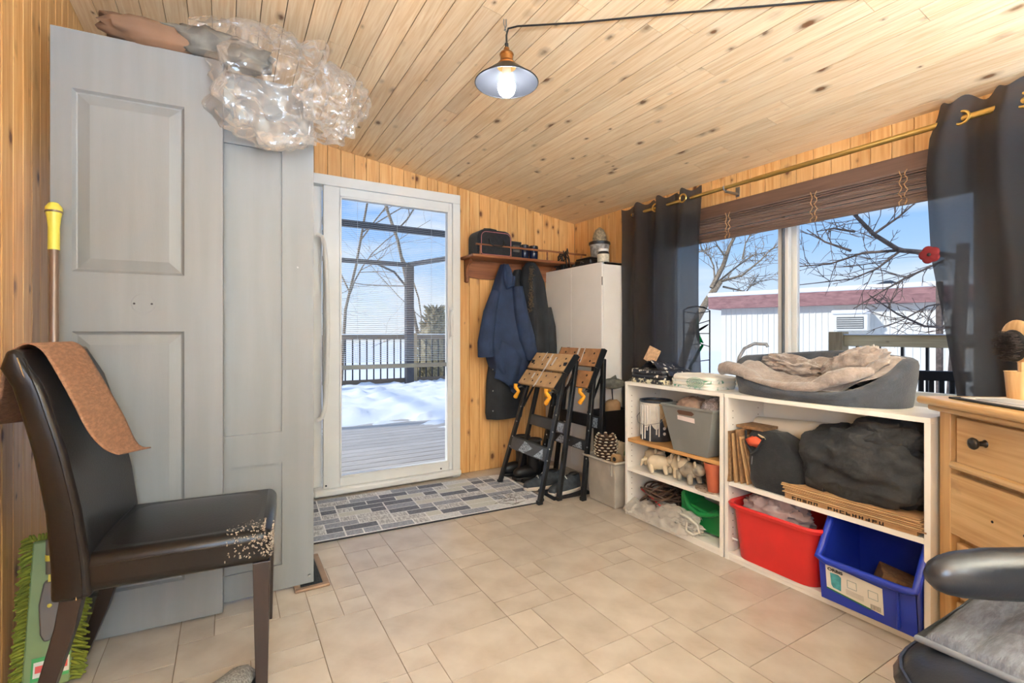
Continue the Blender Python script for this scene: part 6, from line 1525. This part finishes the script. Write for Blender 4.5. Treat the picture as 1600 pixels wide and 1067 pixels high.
# dog bed
db = thing('dog_bed', 'grey oval dog bed with dipped front on the wide shelf unit', 'pet bed', (2.205, 1.145, .7705), 0)
M['bedgrey'] = mat('charcoal_felt', rgb(62, 66, 74), .9, var=.16, vs=14, bump=.3, bs=150, sheen=.2)
def bedh(a):   # a: 0 = +x (window side)
    front = max(0, -math.cos(a)) ** 1.3
    return .205 - .155 * front * (1 - .12 * math.sin(a)) - .03 * max(0, math.sin(a)) - .02 * max(0, -math.sin(a))
def bedo(a, k=0.0):
    sp_ = lambda c: math.copysign(abs(c) ** .82, c)
    return (.205 - k) * sp_(math.cos(a)), (.35 - k) * sp_(math.sin(a))
def bedf(u, v):
    a = 2 * PI * u; h = bedh(a); th = .028
    if v < .4: t = v / .4; k = .018 * (1 - t) + .0; z = (h - th) * t; x, y = bedo(a, k)
    elif v < .6:
        t = (v - .4) / .2; b = PI * t; x, y = bedo(a, th * (1 - math.cos(b))); z = h - th + th * math.sin(b)
    else: t = (v - .6) / .4; x, y = bedo(a, 2 * th + .01 * t); z = lerp(h - th, .03, t)
    w = .004 * fbm((x * 12, y * 12, z * 12)); return (x * (1 + w * 3), y * (1 + w * 2), z)
MB().surf(bedf, 72, 26, cu=True).obj('bed_wall', M['bedgrey'], db, smooth=70)
MB().surf(lambda u, v: (bedo(2 * PI * u, .06)[0] * v, bedo(2 * PI * u, .06)[1] * v, .045 - .012 * v ** 4), 48, 8, cu=True).obj('cushion', mat('cream_cushion', rgb(206, 186, 152), .9), db, smooth=70)
MB().prism([bedo(2 * PI * k / 48, .02) for k in range(48)], 'z', 0, .006).obj('bed_base', M['bedgrey'], db)
M['fleece'] = mat('taupe_fleece', rgb(154, 140, 131), .95, var=.16, vs=30, bump=.6, bs=110, sheen=.5)
bk_ = MB()
def blk(u, v):
    a = 2 * PI * u; r = v
    x, y = bedo(a, .045)
    lf = max(0, math.sin(a)); rt2 = max(0, -math.sin(a)); fr_ = max(0, -math.cos(a)); bkk = max(0, math.cos(a))
    ext = 1 + .10 * lf ** 2 * r + .02 * rt2 * r
    X, Y = x * r * ext, y * r * ext
    z = .055 + .025 * (1 - r)
    z += smooth01((r - .55) / .4) * (bedh(a) - .06 + .0) * (.8 if bkk < .5 else .55)
    z += .04 * math.exp(-(((Y + .215) / .075) ** 2 + ((X - .0) / .12) ** 2)) + .03 * math.exp(-(((Y - .03) / .10) ** 2 + ((X - .10) / .06) ** 2)) + .035 * math.exp(-(((Y - .2) / .08) ** 2 + ((X + .06) / .08) ** 2))
    fold = .034 * (ridge((X * 5.0 + 2, Y * 6.0, .5), 1.3) - .45) + .018 * (ridge((X * 9, Y * 10, 3), 1.0) - .5)
    z += fold * (.5 + .5 * min(1, r * 1.4))
    return (2.205 + X, 1.145 + Y, .7705 + max(.05, z))
bk_.surf(blk, 110, 44, cu=True)
bo = thing('fleece_blanket', 'taupe fleece blanket bunched inside the dog bed', 'blanket', (2.215, 1.085, .82), 0, world=True)
bk_.obj('blanket_spread', M['fleece'], bo, smooth=70)
def roll(pts, rs, nm='blanket_fold', n=14):
    mb = MB(); mb.tube(pts, rs, n); bm_ = mb.bm
    for v in bm_.verts: v.co += Vector((noise.noise(v.co * 22), noise.noise(v.co * 22 + Vector((5, 0, 0))), noise.noise(v.co * 22 + Vector((0, 5, 0))))) * .008
    mb.obj(nm, M['fleece'], bo, smooth=70)
roll([(2.09, 1.53, .868), (2.08, 1.515, .88), (2.07, 1.48, .888), (2.06, 1.42, .882), (2.05, 1.35, .862), (2.045, 1.30, .84)], [.022, .027, .03, .03, .026, .012])
roll([(2.04, 1.37, .85), (2.03, 1.27, .836), (2.025, 1.17, .828), (2.03, 1.07, .836), (2.05, 1.0, .862)], [.012, .018, .018, .02, .012])
roll([(2.04, 1.07, .842), (2.05, 1.01, .872), (2.075, .955, .892), (2.12, .90, .905)], [.016, .03, .03, .014])
bk2 = MB(); bk2.blob((2.16, .975, .925), (.055, .115, .055), 60, 36, lambda d: .3 * (ridge(d * 2 + Vector((1, 1, 1)), 1) - .5) + .12 * fbm(d * 4), Matrix.Rotation(-.4, 3, 'X'), .85); bk2.obj('blanket_peak', M['fleece'], bo, smooth=70)
bk2 = MB(); bk2.blob((2.24, 1.27, .90), (.05, .13, .045), 60, 36, lambda d: .4 * (ridge(d * 2.5 + Vector((4, 1, 1)), 1) - .5) + .12 * fbm(d * 4), Matrix.Rotation(.15, 3, 'X')); bk2.obj('blanket_peak', M['fleece'], bo, smooth=70)
# ------------------------------------------------------------------ dresser at an angle
dr_a = math.atan2(-.804, -.595)
dr = thing('pine_dresser', 'angled pine dresser with wooden drawers at the right edge', 'dresser', (2.045, .672, 0), dr_a)
M['pine'] = wood('honey_pine', rgb(218, 182, 130), rgb(192, 150, 98), 0, .8, .35, grain=.8, obrand=.06, coat=.4, kcol=rgb(80, 48, 26), kscale=5)
M['pinez'] = wood('honey_pine_upright', rgb(208, 170, 118), rgb(184, 142, 92), 2, 0, .35, grain=.8, obrand=.06, coat=.3)
# local x along the front towards the viewer, +y to the back (depth)
DW, DD, DH = .86, .44, .80
for a_ in (0, DW - .045): MB().bb(a_, a_ + .045, 0, .04, 0, DH).obj('stile', M['pinez'], dr, bev=.002)
MB().bb(0, .018, .04, DD, .06, DH).obj('side_panel', M['pinez'], dr); MB().bb(DW - .018, DW, .04, DD, .06, DH).obj('side_panel', M['pinez'], dr); MB().bb(0, DW, DD - .012, DD, .06, DH).obj('back_panel', M['pinez'], dr)
MB().bb(.045, DW - .045, .03, .06, .06, DH).obj('inner_face', M['pinez'], dr)
MB().bb(-.03, DW + .03, -.055, DD + .01, DH + .015, DH + .04).obj('top_board', M['pine'], dr, bev=.01, seg=4)
MB().bb(-.015, DW + .015, -.03, DD, DH - .005, DH + .015).obj('top_moulding', M['pine'], dr, bev=.008, seg=3)
for z0, z1, rec in ((.615, .785, True), (.405, .595, False), (.215, .385, True), (.06, .195, True)):
    d_ = MB()
    if rec: d_.bb(.058, DW - .055, .008, .03, z0 + .02, z1 - .004)
    else: d_.bb(.045, DW - .045, .0, .03, z0, z1 + .004)
    do = d_.obj('drawer', M['pine'], dr, bev=.003)
    if rec: MB().tube([(.05, .004, z0 + .012), (DW - .05, .004, z0 + .012)], .0125, 10).obj('bead', M['pine'], do)
    if z0 > .6 or z0 < .3:
        for kx in (.165, DW - .2):
            R_ = Matrix.Rotation(PI / 2, 3, 'X')
            MB().lathe([(.012, 0), (.008, .006), (.007, .022), (.016, .027), (.0185, .033), (.016, .038), (.008, .041), (.001, .042)], (kx, .008, (z0 + z1) / 2 + .02), 20, R_, capt=False).obj('knob', mat('pewter', rgb(62, 58, 54), .35, .8), do, smooth=50)
    else:
        kh = MB()
        for kx in (.20, .30, .50, .62): kh.lathe([(.004, 0), (.004, .0012)], (kx, 0.0, .50), 8, Matrix.Rotation(PI / 2, 3, 'X'))
        kh.obj('screw_hole', M['hole'], do)
    if z0 > .6: MB().bb(.40, .418, .006, .009, .72, .745).obj('keyhole', M['hole'], do)
def dl(x, y, z): return Matrix.Translation(Vector((2.045, .672, 0))) @ Matrix.Rotation(dr_a, 4, 'Z') @ Vector((x, y, z))
DT = DH + .0405
def onD(name, label, cat, x, y, rz=0.0): return thing(name, label, cat, dl(x, y, DT), dr_a + rz)
fo = onD('document_tray', 'thin black tray of papers on the dresser top', 'tray', .25, .065, .0)
MB().bb(-.2, .2, -.075, .075, 0, .006).obj('tray', M['black'], fo, bev=.002); MB().bb(-.17, .19, -.06, .065, .006, .0085).obj('paper', M['paintdrip'], fo, smooth=None); MB().box((.03, .0, .0105), (.3, .1, .002), Matrix.Rotation(.06, 3, 'Z')).obj('paper', mat('grey_sheet', rgb(170, 172, 176), .4), fo)
cu_ = onD('wooden_cup', 'pale wooden cup holding the round hairbrush on the dresser', 'cup', .065, .195)
M['palewood'] = wood('pale_turned_wood', rgb(224, 186, 136), rgb(196, 152, 100), 2, 0, .4)
MB().lathe([(.034, 0), (.036, .004), (.042, .085), (.044, .09), (.04, .09), (.036, .06), (.033, .01), (.001, .01)], (0, 0, 0), 24, capt=False).obj('cup_body', M['palewood'], cu_, smooth=40)
hb = onD('hairbrush', 'wooden paddle hairbrush with dark bristles in the cup', 'brush', .065, .195)
hb.location.z += .06
Rb = Matrix.Rotation(math.radians(-28), 3, 'Y')
MB().blob((-.015, 0, .125), (.062, .012, .07), 24, 14, None, Rb).obj('paddle', M['palewood'], hb, smooth=60)
MB().tube([(.0, 0, .0), (.0, 0, .06)], [.01, .012], 10).obj('handle', M['palewood'], hb)
MB().blob((-.02, -.012, .11), (.05, .01, .052), 20, 12, None, Rb).obj('cushion_pad', M['black'], hb, smooth=60)
bs = MB(); rr = random.Random(14)
for k in range(260):
    a = rr.uniform(0, 2 * PI); r_ = math.sqrt(rr.random()); p = Rb @ Vector((.045 * r_ * math.cos(a), 0, .048 * r_ * math.sin(a))) + Vector((-.02, -.018, .11)); bs.tube([p, p + Vector((rr.uniform(-.006, .002), -.02, rr.uniform(-.004, .004)))], .0011, 4)
bs.obj('bristles', mat('bristle', rgb(52, 44, 42), .5, var=.5, vs=90), hb, kind='stuff')
# ------------------------------------------------------------------ office chair at the lower right
oc = thing('office_chair', 'black leather office chair with padded arms at the lower right', 'chair', (1.22, .10, 0), 0, world=True)
M['bleather'] = mat('black_leather', rgb(34, 36, 42), .28, var=.15, vs=6, bump=.05, bs=150, spec=.6)
loft(MB(), [soft(1.02, 1.44, -.17, .38, .1, .36), soft(.96, 1.48, -.2, .41, .14, .40), soft(.945, 1.495, -.21, .42, .15, .44), soft(.97, 1.475, -.19, .40, .14, .47), soft(1.03, 1.43, -.15, .35, .12, .485)]).obj('seat', M['bleather'], oc, smooth=60)
MB().tube([(.975 + .075 * 0, .2, .445)] and [p for p in soft(.958, 1.482, -.2, .412, .145, .455)], .004, 6, closed=True).obj('piping', M['bleather'], oc)
am = MB()
R0 = Vector((1.09, .372, .615)); R1 = Vector((1.44, .15, .60))
pts = [R0.lerp(R1, t) + Vector((0, 0, .012 * math.sin(PI * t))) for t in (-.01, .02, .06, .12, .25, .45, .7, 1.0)]
am.tube(pts, [.012, .026, .034, .040, .045, .047, .047, .045], 18, sx=.8); arm = am.obj('armrest', M['bleather'], oc, smooth=70)
MB().bar((1.40, .18, .44), (1.41, .17, .58), .05, .03).obj('arm_post', M['black'], oc, bev=.006)
MB().bb(.99, 1.44, -.33, -.23, .5, 1.0).obj('backrest', M['bleather'], oc, bev=.04, seg=4)
MB().tube([(1.22, .1, .06), (1.22, .1, .37)], .03, 12).obj('gas_column', M['blackmetal'], oc)
for k in range(5):
    a = 2 * PI * k / 5 + .3; MB().bar((1.22, .1, .08), (1.22 + .25 * math.cos(a), .1 + .25 * math.sin(a), .065), .04, .03).obj('base_leg', M['black'], oc, bev=.005)
    MB().lathe([(.025, -.018), (.027, 0), (.025, .018)], (1.22 + .25 * math.cos(a), .1 + .25 * math.sin(a), .027), 14, Matrix.Rotation(PI / 2, 3, 'X')).obj('caster', M['black'], oc)
sp_ = thing('seat_pad', 'grey corduroy seat pad lying on the office chair', 'cushion', (1.29, .15, .485), 0, world=True)
M['cord'] = mat('grey_corduroy', rgb(94, 96, 103), .95, var=.25, vs=60, bump=.45, bs=150, stretch=(.5, 2.2, 1), sheen=.1)
def padf(x, y):
    u = (x - 1.33) / .23; v = (y - .16) / .23
    q = .5 * abs(math.sin(PI * (y - .392) / .068)) ** .55 * (.55 + .45 * abs(math.sin(PI * (x - 1.095 + .02 * math.sin(y * 40)) / .13)) ** .4)
    return .486 + .012 * q + .03 * max(0, u) ** 2 - .006 * max(0, abs(u) - .9) * 10 * 0
def padtop(u, v):
    x = 1.095 + .395 * u; y = .392 - .47 * v; e_ = min(u, 1 - u, v, 1 - v)
    return (x, y, .488 + ((padf(x, y) - .486) * 2.6 + .006) * smooth01(e_ / .04))
MB().surf(padtop, 160, 80).obj('pad_top', M['cord'], sp_, smooth=70)
MB().tube([(1.095, .392, .490), (1.49, .392, .49), (1.49, -.078, .49), (1.095, -.078, .49)], .0065, 8, closed=True).obj('pad_piping', mat('pad_edge', rgb(104, 106, 110), .8), sp_, smooth=60)
# ------------------------------------------------------------------ added fill lights behind the viewer
for (cx, cy, lb_) in ((-.28, -.62, 'added lantern-shaped fill light behind the viewer by the left wall'),):
    t_ = thing('lantern_fill_light', lb_, 'lamp', (cx, cy, 0), 0)  # unseen glowing lantern form, added to brighten the room
    MB().lathe([(.13, 0), (.13, .015), (.02, .03)], (0, 0, 0), 24).obj('base', M['blackmetal'], t_); MB().tube([(0, 0, .02), (0, 0, .75)], .012, 10).obj('pole', M['blackmetal'], t_)
    MB().lathe([(.08, .74), (.17, .80), (.20, .95), (.20, 1.45), (.17, 1.6), (.08, 1.66)], (0, 0, 0), 28).obj('fill_shell', emit('lantern_fill_glow', (.67, .92, 1.26, 1), 10), t_, smooth=60)
for k, (cx, cy, lb_) in enumerate(((.35, -1.35, 'added upward fill light behind the viewer by the left wall'), (1.5, -1.35, 'added upward fill light behind the viewer nearer the window wall'))):
    t_ = thing('uplight_fill_light', lb_, 'lamp', (cx, cy, 0), 0)  # invented light stands, added to bounce fill off the ceiling
    MB().lathe([(.14, 0), (.14, .015), (.02, .03)], (0, 0, 0), 24).obj('base', M['blackmetal'], t_)
    MB().tube([(0, 0, .02), (0, 0, 1.12)], .012, 10).obj('pole', M['blackmetal'], t_)
    MB().lathe([(.03, 1.1), (.1, 1.13), (.17, 1.19), (.172, 1.192), (.165, 1.188), (.1, 1.14), (.001, 1.12)], (0, 0, 0), 28, capt=False).obj('bowl', M['white'], t_)
    MB().lathe([(.001, 1.165), (.12, 1.168), (.14, 1.17), (.12, 1.176), (.001, 1.18)], (0, 0, 0), 24, capb=False, capt=False).obj('light_disc', emit('uplight_fill_glow', (.67, .92, 1.26, 1), 640), t_)
